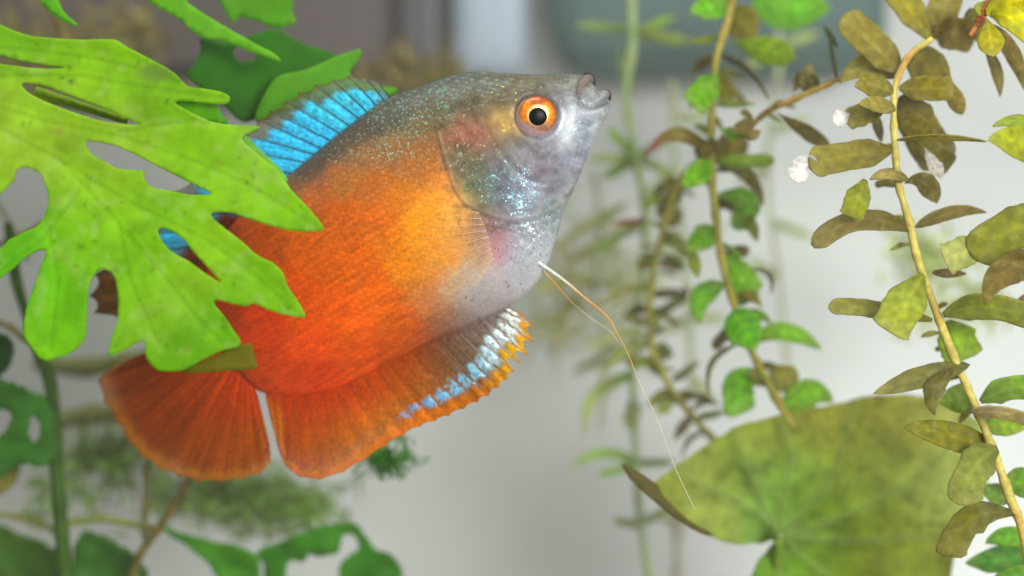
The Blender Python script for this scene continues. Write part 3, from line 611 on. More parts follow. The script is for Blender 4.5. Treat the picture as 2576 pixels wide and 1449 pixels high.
def fern_dep(xy):
    x, y = xy[:, 0], xy[:, 1]
    d = -0.0095 - 0.0000075 * np.clip(y - 350, 0, None) - 0.0000035 * np.clip(300 - x, 0, None)
    for k, vn in enumerate(VEINS):
        dv = seg_dist(xy, vn); d = d + 0.00022 * np.exp(-(dv / 30) ** 2)
    return d + 0.0009 * (fbm(x / 190, y / 150, 101, 2) - 0.5) + 0.0008 * np.sin(x / 130 + y / 90)
def fern_col(xy):
    x, y = xy[:, 0], xy[:, 1]
    c = splat(xy, [(100,120,112,186,22),(300,140,120,188,18),(420,200,104,172,16),(200,210,128,192,24),(450,240,124,194,20),(100,340,138,192,44),(50,280,136,190,50),(300,350,134,190,40),(500,360,124,194,20),(640,440,126,196,22),(680,400,134,198,70),(700,500,116,188,8),(780,560,104,176,4),(300,500,124,190,24),(400,560,112,186,14),(200,600,112,190,14),(500,640,124,190,20),(650,740,112,186,4),(400,760,128,192,44),(330,700,106,186,12),(150,780,96,186,4),(120,860,108,186,16),(450,880,100,178,2),(560,850,98,176,2),(30,640,92,184,4),(250,450,128,190,28)], 60)
    c = c * np.array([1.12, 0.96, 0.6])
    n = fbm(x / 60, y / 60, 111); n2 = fbm(x / 14, y / 14, 117)
    c = c * (0.80 + 0.40 * n + 0.22 * (n2 - 0.5))[:, None]
    pale = np.clip((fbm(x / 34, y / 34, 131) - 0.60) * 2.4, 0, 0.26)[:, None]; c = c * (1 - pale) + lin((166, 194, 104)) * pale
    for vn in VEINS:
        dv = seg_dist(xy, vn); c = c * (1 - 0.15 * np.exp(-(dv / 4) ** 2) + 0.08 * np.exp(-((dv - 12) / 7) ** 2))[:, None]
    sp = (np.exp(-(((x - 388) / 46) ** 2 + ((y - 184) / 24) ** 2) ** 2))[:, None] * 0.9; c = c * (1 - sp) + lin((112, 146, 50)) * sp
    for sx, sy_, r, cc in ((180,206,9,(60,40,10)),(175,172,7,(70,50,14)),(157,198,7,(80,90,20)),(205,620,10,(84,120,10)),(240,608,7,(84,120,10)),(620,458,5,(70,50,10)),(150,330,12,(160,150,70)),(145,505,10,(150,160,60)),(470,880,8,(140,140,40)),(560,410,8,(130,150,40)),(330,560,7,(140,170,40)),(90,240,9,(150,170,80))):
        s = np.exp(-(((x - sx) / r) ** 2 + ((y - sy_) / (r * 0.7)) ** 2))[:, None] * 0.8; c = c * (1 - s) + lin(cc) * s
    dirt = (hash2(np.floor(x / 9), np.floor(y / 9), 141) > 0.992); c[dirt] *= 0.7
    return c
near_leaf = empty('fern_leaf')
tag(near_leaf, 'large bright green lobed leaf nearest the camera, covering the fish tail end', 'leaf', 'lobed fern leaves at left')
sheet('blade', FERN, FH, fern_dep, fern_col, M_FERN, near_leaf, spacing=8)
def flatcol(rgb, amp=0.35, sc=50, seed=5, edge=None):
    return lambda xy: lin(rgb) * (1 - amp / 2 + amp * fbm(xy[:, 0] / sc, xy[:, 1] / sc, seed))[:, None]
def wavy(d0, slope=(0, 0), amp=0.0015, sc=160, seed=3, c=(0, 0)):
    return lambda xy: d0 + slope[0] * (xy[:, 0] - c[0]) * 1e-6 + slope[1] * (xy[:, 1] - c[1]) * 1e-6 + amp * (fbm(xy[:, 0] / sc, xy[:, 1] / sc, seed, 2) - 0.5)
sheet('lobe', [(420,250),(500,252),(540,260),(556,285),(572,306),(560,314),(500,300),(460,280)], [], wavy(-0.0075), flatcol((86,160,8)), M_FERN, near_leaf)
sheet('lobe', [(460,936),(520,905),(606,868),(634,866),(638,890),(646,914),(640,928),(570,933)], [], wavy(-0.012), flatcol((112,108,18)), M_FERN, near_leaf)
sheet('lobe', [(590,345),(610,335),(650,372),(705,425),(724,455),(690,445),(640,420),(600,380)], [], wavy(-0.0085), flatcol((118,184,70)), M_FERN, near_leaf)
tube('stalk', PA(catmull([(90,232),(150,250),(230,275),(320,305)], 8), -0.0050), np.linspace(16, 9, 25) * U, M_STEM, near_leaf, np.tile(lin((128,164,6)), (25, 1)))

# --- leaves and strands behind, upper left ---
def broad(name, outline, holes, depf, colf, mat, label, cat='leaf', group=None, spacing=14):
    o = sheet(name, outline, holes, depf, colf, mat, None, spacing); tag(o, label, cat, group); return o
G1 = 'lobed fern leaves at left'
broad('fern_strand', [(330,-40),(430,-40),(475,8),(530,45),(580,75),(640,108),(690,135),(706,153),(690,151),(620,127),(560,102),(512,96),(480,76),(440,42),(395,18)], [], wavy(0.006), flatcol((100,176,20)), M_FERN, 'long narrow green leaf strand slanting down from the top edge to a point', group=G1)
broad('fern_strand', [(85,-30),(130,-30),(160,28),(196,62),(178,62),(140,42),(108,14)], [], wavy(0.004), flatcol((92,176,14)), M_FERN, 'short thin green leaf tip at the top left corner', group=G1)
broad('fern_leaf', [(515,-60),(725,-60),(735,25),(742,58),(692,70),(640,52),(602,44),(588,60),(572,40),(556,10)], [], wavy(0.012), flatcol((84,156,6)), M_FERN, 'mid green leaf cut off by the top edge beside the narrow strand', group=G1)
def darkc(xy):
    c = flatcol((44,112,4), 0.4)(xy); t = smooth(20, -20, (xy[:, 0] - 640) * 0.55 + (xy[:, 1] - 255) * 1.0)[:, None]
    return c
broad('fern_leaf', [(505,96),(560,104),(620,92),(690,72),(722,86),(760,110),(830,132),(870,160),(840,210),(720,240),(640,300),(600,302),(560,262),(490,212),(470,188),(494,156),(506,122)], [[(586,130),(600,116),(640,125),(640,150),(600,152)]], wavy(0.011, (0, 0)), flatcol((44,112,1), 0.5), M_FERN, 'dark green leaf behind the blue fin and bright leaf', group=G1)
broad('fern_leaf', [(640,302),(690,200),(770,175),(850,140),(906,124),(904,146),(880,186),(930,215),(1000,222),(960,250),(800,270),(700,290)], [], wavy(0.008), flatcol((88,160,26), 0.3), M_FERN, 'paler pointed green leaf directly above the blue fin', group=G1)

# ------------------------------------------------------------------ generic blade for the stem plants
def blade(parent, base, tip, w, rgb, dep=(0, 0), via=None, shape='ovate', tilt=0.3, cup=0.15, tipcol=None, mat=None, nu=26, nv=11, name='leaf', jag=0.10, midrib=0.3):
    base = np.array(base, float); tip = np.array(tip, float)
    via = (base + tip) / 2 if via is None else np.array(via, float)
    ctrl = 2 * via - (base + tip) / 2
    t = np.linspace(0, 1, nu)[:, None]
    C = (1 - t) ** 2 * base + 2 * t * (1 - t) * ctrl + t * t * tip
    tg = np.gradient(C, axis=0); tg /= np.linalg.norm(tg, axis=1)[:, None] + 1e-9; nrm = np.stack([-tg[:, 1], tg[:, 0]], 1)
    tt = t[:, 0]
    prof = {'ovate': np.sin(np.pi * np.clip(tt, 0, 1) ** 0.80) ** 0.75, 'oblong': np.minimum(1, np.minimum((tt / 0.30 + 0.12) ** 0.8, ((1 - tt) / 0.10 + 0.05) ** 0.5)),
            'obov': np.sin(np.pi * tt ** 1.45) ** 0.7, 'needle': np.minimum(1, np.minimum(tt / 0.15 + 0.3, (1 - tt) / 0.3 + 0.1)), 'blunt': np.minimum(1, np.minimum(tt / 0.45 + 0.15, ((1 - tt) / 0.06 + 0.35) ** 0.5))}[shape]
    s = random.random() * 50; hw = w / 2 * prof
    v = np.linspace(-1, 1, nv)
    jl = 1 + jag * (3 * fbm(tt * 6 + s, tt * 0 + 1.5, 3) - 1.5); jr = 1 + jag * (3 * fbm(tt * 6 + s, tt * 0 + 7.5, 4) - 1.5)
    side = np.where(v[None, :] < 0, jl[:, None], jr[:, None]) * v[None, :] * hw[:, None]
    XY = C[:, None, :] + side[:, :, None] * nrm[:, None, :]
    d0 = dep[0] + (dep[1] - dep[0]) * tt
    arch = -0.06 * np.linalg.norm(tip - base) * np.sin(np.pi * tt) * random.uniform(-0.5, 1)
    DEP = d0[:, None] + U * (math.tan(tilt) * side + cup * np.abs(v)[None, :] ** 1.5 * hw[:, None] + arch[:, None] + 0.22 * w * (vnoise(tt * 3 + s, tt * 0, 8)[:, None] - 0.5) + 0.10 * w * v[None, :] * (vnoise(tt * 4 + s, tt * 0 + 5, 8)[:, None] - 0.5))
    c = lin(rgb)[None, None, :] * (np.array([1.5, 1.5, 1.5]) if name == 'withered_tip' else np.array([1.22, 1.20, 0.85])) * np.ones((nu, nv, 1)) * (0.72 + 0.42 * smooth(0, 0.6, tt))[:, None, None]
    gr = 0.85 + 0.3 * fbm((XY[:, :, 0] / 22).ravel() + s, (XY[:, :, 1] / 22).ravel(), 21).reshape(nu, nv)
    c = c * gr[:, :, None] * (1 + midrib * np.exp(-(v / 0.14) ** 2) * smooth(1, 0.6, tt)[:, None])[:, :, None]
    side_v = 1 + 0.10 * np.sin((tt[:, None] * 26 - np.abs(v)[None, :] * 5) + s); c = c * side_v[:, :, None]
    pale = (np.clip(fbm((XY[:, :, 0] / 17).ravel() + s, (XY[:, :, 1] / 17).ravel(), 27) - 0.55, 0, 1).reshape(nu, nv) * 1.6 + 0.25 * smooth(0.75, 1.0, np.abs(v))[None, :] + 0.3 * smooth(0.7, 1, tt)[:, None])[:, :, None]
    if name == 'withered_tip': pale = pale * 0
    c = c * (1 - np.clip(pale, 0, 0.6)) + (lin((186, 184, 120)) * 0.8 + 0.35 * lin(rgb)) * np.clip(pale, 0, 0.6)
    if tipcol is not None:
        k = smooth(0.72, 0.86, tt + 0.06 * (vnoise(tt * 5, tt * 0 + s, 6) - 0.5))[:, None, None]; c = c * (1 - k) + lin(tipcol) * k
    o = mesh_obj(name, PA(XY.reshape(-1, 2), DEP.ravel()), grid_faces(nu, nv), mat or M_PLANT, parent, {'Col': c.reshape(-1, 3)})
    solidify(o, 0.00018); return o
def stem(parent, pts, w0, w1, rgb, dep, rgb2=None, nodes=True, name='stem'):
    xy = catmull(pts, 10); n = len(xy); t = np.linspace(0, 1, n); dep = np.interp(t, np.linspace(0, 1, len(np.atleast_1d(dep))), np.atleast_1d(dep))
    nod = np.maximum.reduce([np.exp(-((t - (k + 0.5) / len(pts)) * len(pts) / 0.14) ** 2) for k in range(len(pts))])
    if not nodes: nod = nod * 0.2
    r = np.linspace(w0, w1, n) / 2 * U * (1 + 0.12 * (vnoise(t * 40, t * 0, 9) - 0.5) * 2 + 0.22 * nod)
    c = lin(rgb)[None] * (0.8 + 0.4 * vnoise(t * 30, t * 0 + 3, 12))[:, None]
    if rgb2 is not None:
        k = smooth(0.5, 0.9, vnoise(t * 14, t * 0 + 9, 14))[:, None]; c = c * (1 - k) + lin(rgb2) * k
    if nodes: c = c * (1 - 0.18 * nod)[:, None] + lin((176, 120, 50)) * 0.18 * nod[:, None]
    return tube(name, PA(xy, dep), r, M_STEM, parent, c, seg=12)

# --- plant A: the sharp stem at right ---
A = tag(empty('stem_plant'), 'sharp olive stem plant with a pale yellow stem down the right side', 'plant', 'stem plants at right')
stem(A, [(2345,98),(2295,132),(2266,178),(2250,230),(2248,300),(2252,380),(2262,470),(2285,550),(2305,640),(2335,730),(2365,810),(2400,900),(2440,990),(2470,1060),(2505,1150),(2540,1250),(2570,1330),(2600,1480)], 15, 24, (198,186,96), [0.002, 0.0, -0.002], (186,146,70))
O1 = (134,124,50); O2 = (118,110,38); O3 = (146,140,78); GR = (128,160,30); DK = (96,90,40)
WH = (196,196,208)
for b, t_, w, c, kw in [
 ((2266,182),(2122,38),78,(138,130,62),dict(shape='oblong', dep=(0.002,0.006))),
 ((2255,196),(2112,210),62,(150,146,88),dict(via=(2185,165), shape='ovate', dep=(0.003,0.007), tilt=0.6)),
 ((2340,100),(2225,-70),72,(146,140,36),dict(shape='blunt', dep=(0.004,0.010))),
 ((2352,98),(2395,-50),80,(140,132,56),dict(shape='blunt', dep=(0.006,0.010))),
 ((2350,72),(2452,96),82,(146,130,62),dict(shape='oblong', dep=(0.006,0.010))),
 ((2300,118),(2385,250),100,(134,124,44),dict(shape='ovate', dep=(0.005,0.006))),
 ((2262,222),(2400,222),62,(136,126,44),dict(shape='oblong', dep=(0.001,0.003))),
 ((2268,240),(2372,420),104,(124,114,44),dict(shape='oblong', dep=(0.004,0.008), tipcol=(176,172,140))),
 ((2375,190),(2422,288),46,(130,116,48),dict(shape='obov', dep=(0.004,0.005))),
 ((2262,300),(2360,345),62,(120,112,48),dict(shape='ovate', dep=(0.003,0.006))),
 ((2246,236),(2150,216),58,(134,128,54),dict(via=(2195,214), shape='ovate', dep=(0,-0.002))),
 ((2252,280),(2160,262),40,(150,142,78),dict(via=(2205,262), shape='ovate', dep=(-0.001,-0.003), tilt=0.7)),
 ((2225,270),(2126,302),56,(122,118,54),dict(shape='oblong', dep=(0.001,0.001))),
 ((2138,286),(2096,306),42,WH,dict(shape='obov', dep=(0.0005,0.0005), name='withered_tip', jag=0.3)),
 ((2200,285),(2218,358),26,(98,92,66),dict(shape='ovate', dep=(0.006,0.008))),
 ((2244,378),(2034,412),74,(130,124,52),dict(via=(2140,392), shape='oblong', dep=(0,-0.002))),
 ((2052,398),(1988,446),50,WH,dict(shape='oblong', dep=(-0.002,-0.003), name='withered_tip', jag=0.5)),
 ((2256,352),(2482,356),15,(140,134,66),dict(via=(2370,346), shape='ovate', dep=(-0.002,-0.006), tilt=1.0)),
 ((2300,350),(2392,418),58,(132,126,66),dict(shape='blunt', dep=(0.003,0.006))),
 ((2325,372),(2370,448),34,WH,dict(shape='obov', dep=(0.002,0.003), name='withered_tip', jag=0.3)),
 ((2285,455),(2188,452),28,(152,140,92),dict(via=(2235,438), shape='ovate', dep=(0,-0.001), tilt=0.9)),
 ((2176,452),(2140,546),64,(140,150,28),dict(shape='blunt', dep=(-0.002,-0.003), tilt=0.1)),
 ((2276,462),(2356,512),56,(106,98,40),dict(via=(2325,458), shape='obov', dep=(0,0.002))),
 ((2286,580),(2044,620),50,(124,114,66),dict(via=(2160,555), shape='oblong', dep=(0,-0.002), tilt=0.8)),
 ((2302,572),(2482,534),32,(132,120,62),dict(via=(2395,534), shape='ovate', dep=(0,0.002), tilt=0.8)),
 ((2322,690),(2236,834),100,(150,164,60),dict(shape='blunt', dep=(-0.003,-0.007), tilt=0.2)),
 ((2345,806),(2084,772),42,(128,128,62),dict(via=(2200,778), shape='oblong', dep=(0,-0.002), tilt=0.7)),
 ((2345,686),(2432,688),22,(150,134,110),dict(shape='ovate', dep=(0,0.003), tilt=0.8)),
 ((2372,792),(2620,812),62,(146,158,66),dict(via=(2490,772), shape='oblong', dep=(-0.001,-0.004), tilt=0.6)),
 ((2385,806),(2428,905),100,(132,168,26),dict(shape='blunt', dep=(0.004,0.005), tilt=0.1)),
 ((2440,918),(2196,990),56,(124,124,72),dict(via=(2310,952), shape='ovate', dep=(-0.001,-0.004), tilt=0.5)),
 ((2400,925),(2352,1044),44,(110,108,60),dict(via=(2350,985), shape='ovate', dep=(-0.003,-0.005), tilt=0.3, jag=0.25)),
 ((2452,996),(2362,1010),72,(122,158,34),dict(shape='ovate', dep=(0.003,0.005))),
 ((2466,1010),(2640,985),62,(128,168,52),dict(via=(2550,975), shape='oblong', dep=(0,-0.003), tilt=0.4)),
 ((2440,1036),(2600,1062),30,(172,160,130),dict(via=(2520,1038), shape='oblong', dep=(-0.004,-0.005), tilt=0.8)),
 ((2474,1060),(2580,1078),58,(140,174,40),dict(shape='ovate', dep=(0.002,0.004))),
 ((2512,1140),(2276,1074),72,(128,128,46),dict(via=(2390,1096), shape='ovate', dep=(0,-0.003), tilt=0.4)),
 ((2510,1130),(2422,1272),92,(136,146,78),dict(via=(2450,1180), shape='oblong', dep=(-0.003,-0.006), jag=0.15)),
 ((2528,1206),(2640,1224),78,(116,168,20),dict(shape='ovate', dep=(0.002,0.003))),
 ((2540,1262),(2468,1222),52,(112,150,62),dict(shape='ovate', dep=(0.004,0.006))),
 ((2556,1292),(2396,1402),76,(116,116,46),dict(via=(2440,1310), shape='blunt', dep=(-0.002,-0.004), tilt=0.5, jag=0.15)),
 ((2600,1362),(2478,1366),52,(120,186,54),dict(via=(2535,1350), shape='ovate', dep=(0.004,0.008))),
 ((2620,1400),(2428,1416),74,(74,142,44),dict(shape='ovate', dep=(0.006,0.010))),
 ((2620,1440),(2500,1452),50,(90,150,30),dict(shape='ovate', dep=(0.004,0.006))),
]: blade(A, b, t_, w, c, **kw)

B = tag(empty('stem_plant'), 'yellow green leaves of a plant cut off by the right edge, below the yellow tuft', 'plant', 'stem plants at right')
stem(B, [(2640,240),(2625,350),(2630,480),(2640,640),(2660,800),(2680,1000)], 26, 30, (190,170,80), -0.006)
for b, t_, w, c, kw in [
 ((2625,330),(2498,318),34,(136,158,60),dict(via=(2560,305), dep=(-0.006,-0.006), tilt=0.6)),
 ((2650,420),(2484,352),86,(158,170,30),dict(via=(2570,360), dep=(-0.006,-0.009))),
 ((2640,560),(2450,650),108,(134,142,36),dict(via=(2540,580), shape='oblong', dep=(-0.006,-0.004))),
 ((2480,610),(2376,656),78,(168,178,120),dict(shape='blunt', dep=(-0.004,-0.003))),
 ((2640,670),(2478,768),80,(112,96,46),dict(via=(2530,682), shape='ovate', dep=(-0.006,-0.010))),
 ((2640,630),(2534,654),44,(84,96,74),dict(dep=(0.006,0.008))),
 ((2640,740),(2556,760),40,(130,104,96),dict(dep=(0.002,0.003))),
]: blade(B, b, t_, w, c, **kw)

Cc = tag(empty('stem_plant'), 'bright yellow leafed tuft at the top right corner', 'plant', 'stem plants at right')
stem(Cc, [(2520,-60),(2480,20),(2470,50),(2440,90)], 20, 12, (176,112,60), -0.002)
for b, t_, w, c, kw in [
 ((2480,36),(2640,-40),74,(208,204,4),dict(dep=(-0.003,-0.006))), ((2492,34),(2630,156),60,(204,206,16),dict(via=(2560,60), dep=(-0.003,-0.007))),
 ((2482,48),(2500,142),66,(168,164,28),dict(shape='obov', dep=(-0.003,-0.006))), ((2490,30),(2452,14),44,(150,160,50),dict(shape='ovate', dep=(-0.002,-0.002))),
 ((2470,40),(2458,64),24,(140,70,50),dict(dep=(-0.003,-0.003))), ((2490,60),(2580,232),42,(118,104,44),dict(via=(2550,140), dep=(0.002,0.004))),
 ((2480,120),(2516,244),30,(134,124,80),dict(via=(2508,180), shape='ovate', dep=(0.004,0.006))), ((2500,20),(2610,30),50,(108,92,40),dict(dep=(0.003,0.005))),
 ((2440,20),(2470,110),60,(140,134,70),dict(dep=(0.006,0.008)))]: blade(Cc, b, t_, w, c, **kw)

# --- plant D: bright leaved middle stem, slightly out of focus ---
Dp = tag(empty('stem_plant'), 'soft focus stem plant with rounded bright green leaves between fish and sharp stem', 'plant', 'stem plants at right')
dD = 0.020
stem(Dp, [(1852,-40),(1828,60),(1806,130),(1796,200),(1790,300),(1790,430),(1800,540),(1815,650),(1845,760),(1880,860),(1920,940),(1975,1040),(2040,1140)], 20, 22, (140,138,52), dD, (164,148,70))
BG = (100,160,10)
for b, t_, w, c, kw in [
 ((1840,10),(1735,28),66,(100,172,22),dict()), ((1840,20),(1900,100),90,(120,116,28),dict()), ((1842,104),(2004,146),74,(124,156,20),dict(shape='obov')),
 ((1890,10),(2090,20),120,(110,182,46),dict(dep=(0.028,0.032))), ((1806,188),(1742,266),72,BG,dict(shape='blunt', dep=(dD-0.003,dD-0.006))), ((1804,186),(1836,270),56,(122,118,34),dict()),
 ((1806,96),(1732,106),22,(108,126,48),dict()), ((1806,138),(1934,252),16,(86,86,74),dict(via=(1880,175), tilt=0.9)), ((1795,262),(1900,262),16,(120,140,70),dict(tilt=0.8)),
 ((1796,400),(1626,392),36,(110,98,40),dict(via=(1705,338), tilt=0.5, tipcol=(150,84,84))), ((1794,400),(1884,356),84,(96,88,24),dict()), ((1862,346),(1816,326),34,BG,dict(dep=(dD-0.006,dD-0.006))),
 ((1800,404),(1948,404),34,(124,160,40),dict(shape='oblong')), ((1800,410),(1918,520),38,(104,98,42),dict(via=(1880,440))), ((1790,408),(1716,470),62,BG,dict(dep=(dD-0.004,dD-0.006))),
 ((1790,400),(1748,360),50,(104,96,34),dict()), ((1790,410),(1790,345),60,(112,104,36),dict()),
 ((1808,490),(1842,572),56,BG,dict(via=(1884,512), shape='oblong')), ((1882,540),(1906,608),30,(124,140,48),dict()), ((1800,572),(1728,632),64,BG,dict()), ((1742,630),(1756,700),30,(116,132,24),dict()),
 ((1815,640),(1896,742),74,(122,184,40),dict(shape='blunt')), ((1890,680),(1938,740),12,(120,126,90),dict(via=(1935,690), tilt=1.0)), ((1824,716),(1762,816),58,(96,158,26),dict(via=(1765,750))),
 ((1842,782),(1904,878),96,(96,170,14),dict(shape='ovate', dep=(dD-0.004,dD-0.006))), ((1906,846),(2068,880),50,(140,200,50),dict(via=(1985,836))), ((1852,868),(1786,994),14,(112,116,88),dict(via=(1790,915), tilt=1.0)),
 ((1930,920),(2006,976),74,(150,152,76),dict(shape='obov')), ((1922,938),(1870,1040),80,(110,180,20),dict(via=(1862,970), shape='blunt')), ((1968,1034),(2096,1012),74,(128,186,24),dict(via=(2035,990)))]:
    kw.setdefault('dep', (dD, dD + random.uniform(-0.003, 0.003))); blade(Dp, b, t_, w, c, **kw)
E = tag(empty('stem_plant'), 'blurred thin olive stem plant just right of the fish throat', 'plant', 'stem plants at right')
dE = 0.032
stem(E, [(1760,400),(1715,450),(1690,510),(1665,590),(1642,700),(1633,790),(1645,890),(1690,980),(1745,1050),(1800,1110),(1880,1180)], 18, 20, (140,140,50), dE)
for b, t_, w, c, kw in [
 ((1715,470),(1650,546),46,(100,90,28),dict()), ((1700,500),(1680,440),40,(116,120,40),dict()), ((1625,556),(1540,562),16,(118,84,66),dict(shape='needle')), ((1665,590),(1712,606),36,(108,100,50),dict()), ((1650,640),(1604,676),40,(126,128,66),dict()),
 ((1660,560),(1720,540),44,(116,104,40),dict()), ((1640,720),(1496,778),18,(140,142,90),dict(via=(1570,730))), ((1640,790),(1732,716),26,(112,116,74),dict(via=(1700,760))), ((1725,720),(1718,768),16,(110,112,90),dict()), ((1640,850),(1506,944),26,(136,146,100),dict(via=(1570,890))),
 ((1645,850),(1492,890),20,(140,150,110),dict(via=(1560,840))), ((1645,880),(1694,892),46,(96,108,56),dict()), ((1690,960),(1762,908),22,(112,116,90),dict()), ((1700,1000),(1752,990),32,(110,90,60),dict()), ((1690,1010),(1650,1040),34,(140,156,80),dict()),
 ((1740,1045),(1694,1108),28,(94,84,70),dict()), ((1750,1050),(1830,1036),22,(128,150,110),dict()), ((1775,1090),(1716,1156),14,(96,98,76),dict(via=(1735,1105))), ((1640,830),(1650,770),40,(130,150,80),dict())]:
    kw.setdefault('dep', (dE, dE + random.uniform(-0.003, 0.003))); blade(E, b, t_, w, c, **kw)
Fb = tag(empty('side_branch'), 'thin orange brown branch slanting between the middle and the sharp stem', 'branch', 'stem plants at right')
stem(Fb, [(2150,180),(2100,205),(2010,245),(1930,282),(1862,345),(1800,400)], 13, 18, (160,136,62), [0.008, 0.012, 0.024], (172,112,62))
for b, t_, w, c, kw in [((2030,236),(2036,160),46,(104,98,62),dict()), ((2058,234),(1996,232),46,(84,78,40),dict(via=(2025,200))), ((1955,284),(2092,372),38,(110,100,52),dict(shape='obov')), ((1900,310),(1840,330),40,(110,96,50),dict()), ((1880,350),(1912,328),26,(116,104,60),dict()), ((2106,120),(2070,60),14,(84,96,72),dict()), ((2106,205),(2084,90),10,(96,104,84),dict())]:
    kw.setdefault('dep', (0.011, 0.012)); blade(Fb, b, t_, w, c, **kw)
def small_leaves(plant, pts, n, rgbs, dep, L=(45, 95), wf=(0.22, 0.42), shapes=('ovate', 'oblong', 'obov')):
    xy = resample(catmull(pts, 8), 200)
    for k in range(n):
        b = xy[int((k + random.random()) / n * 199)]; a = random.choice((0, math.pi)) + random.gauss(0, 0.55); l = random.uniform(*L)
        t_ = b + l * np.array([math.cos(a), math.sin(a) * 0.9 + 0.25]); mid = (b + t_) / 2 + np.array([0, -random.uniform(0, 0.22) * l])
        blade(plant, b, t_, l * random.uniform(*wf), random.choice(rgbs), dep=(dep + 0.001, dep + random.uniform(-0.004, 0.006)), via=mid, shape=random.choice(shapes), tilt=random.uniform(-0.7, 0.7), nu=16, nv=7)
OLV = [(104,94,36),(120,112,48),(96,104,30),(110,130,40),(92,80,34),(134,126,76)]
small_leaves(Dp, [(1806,130),(1796,200),(1790,300),(1790,430),(1800,540),(1815,650),(1845,760),(1880,860),(1920,940),(1975,1040)], 26, OLV + [(96,150,16)], dD + 0.002)
small_leaves(E, [(1715,450),(1690,510),(1665,590),(1642,700),(1633,790),(1645,890),(1690,980),(1745,1050)], 26, OLV + [(126,140,80),(130,146,96)], dE, (40, 100), (0.16, 0.36))
small_leaves(Fb, [(2010,245),(1930,282),(1862,345),(1810,390)], 7, OLV, 0.014, (30, 60))
small_leaves(A, [(2248,300),(2252,380),(2262,470),(2285,550),(2305,640),(2335,730),(2365,810),(2400,900),(2440,990),(2470,1060),(2505,1150)], 12, [(128,120,62),(140,140,70),(112,104,50),(132,146,50)], 0.004, (40, 80), (0.2, 0.36))
# --- plant G: pale far stem with whorls ---
def whorl_plant(label, pts, w, rgb, dep, leaves, rgbs):
    g = tag(empty('whorled_plant'), label, 'plant', 'pale whorled plants far behind')
    stem(g, pts, w, w, rgb, dep)
    for b, t_, wd, via in leaves: blade(g, b, t_, wd, random.choice(rgbs), dep=(dep, dep + random.uniform(-0.004, 0.004)), via=via, shape='needle', tilt=random.uniform(-0.5, 0.5))
    return g
whorl_plant('pale blurred plant with thin whorled leaves just right of the fish mouth', [(1585,-60),(1592,100),(1576,250),(1600,400),(1625,560),(1606,780),(1592,900),(1598,1100),(1610,1300),(1640,1500)], 24, (152,178,120), 0.046,
 [((1590,75),(1446,62),26,None),((1590,80),(1745,106),28,None),((1590,85),(1700,40),22,None),((1585,240),(1560,120),26,None),((1600,395),(1476,402),22,None),((1600,395),(1526,320),24,None),((1600,400),(1512,450),26,None),((1605,395),(1710,330),22,None),((1606,400),(1700,440),22,None),
  ((1615,560),(1480,640),20,None),((1615,560),(1540,600),20,None),((1600,950),(1472,1100),24,(1500,985)),((1600,930),(1494,1000),20,None),((1595,1165),(1430,1180),24,(1520,1140)),((1600,1165),(1700,1162),20,None),((1600,1170),(1500,1196),22,None),((1608,1320),(1540,1308),20,None),((1608,1320),(1700,1270),18,None),((1600,1010),(1580,1080),40,None)],
 [(130,170,70),(140,160,96),(128,158,110),(150,172,110)])
whorl_plant('faint green stem far behind the middle plant stems', [(1690,200),(1700,420),(1720,640),(1735,800),(1740,1000)], 22, (172,186,140), 0.060,
 [((1700,420),(1600,520),20,None),((1720,640),(1830,560),20,None),((1722,650),(1640,600),18,None),((1735,800),(1830,800),22,None),((1735,800),(1660,840),20,None),((1738,950),(1800,1010),20,None),((1700,300),(1790,290),20,None)], [(160,182,130),(150,174,110)])
whorl_plant('faint olive stem far behind the fish throat', [(1400,600),(1440,700),(1470,800),(1390,870)], 16, (160,156,100), 0.058,
 [((1420,660),(1560,590),22,None),((1440,700),(1340,730),22,None),((1450,740),(1400,830),22,None),((1410,620),(1540,520),18,None)], [(158,160,104)])
whorl_plant('faint pale stem at the lower edge left of the lily pad', [(1700,1230),(1705,1340),(1700,1500)], 30, (186,184,160), 0.066,
 [((1702,1320),(1640,1290),20,None),((1702,1320),(1780,1280),20,None)], [(176,180,150)])

# ------------------------------------------------------------------ lily pad
PADC = np.array([1958.0, 1352.0])
PAD = [(1950,1357),(1900,1368),(1840,1368),(1780,1346),(1720,1310),(1660,1262),(1640,1225),(1665,1200),(1700,1172),(1790,1112),(1860,1072),(1950,1046),(2050,1026),(2120,1014),(2170,1000),(2250,992),(2330,1000),(2400,1020),(2470,1070),(2500,1130),(2488,1190),(2455,1300),(2400,1400),(2360,1540),(2150,1620),(1950,1600),(1880,1500),(1898,1430),(1930,1382)]
PVE = [[(1958,1352),(1900,1290),(1800,1230),(1700,1190)],[(1958,1352),(1970,1250),(1990,1150),(1960,1050)],[(1958,1352),(2080,1220),(2120,1110),(2160,1010)],[(1958,1352),(2150,1290),(2300,1200),(2440,1080)],[(1958,1352),(2200,1360),(2420,1330)],[(1958,1352),(2100,1460),(2250,1540)],[(1958,1352),(1960,1460),(1940,1580)],[(1958,1352),(1890,1200),(1850,1090)]]
PVE = [catmull(v, 6) for v in PVE]
def pad_dep(xy):
    r = np.linalg.norm(xy - PADC, axis=1)
    d = 0.017 + 0.000012 * (1352 - xy[:, 1]) * 0.55 + 0.0030 * (r / 450) ** 2 - 0.0035 * np.exp(-(r / 140) ** 2) * -1
    for v in PVE: d = d - 0.0006 * np.exp(-(seg_dist(xy, v) / 16) ** 2)
    d = d - 0.005 * smooth(1740, 1600, xy[:, 0]) 
    return d + 0.002 * (fbm(xy[:, 0] / 150, xy[:, 1] / 150, 201, 2) - 0.5)
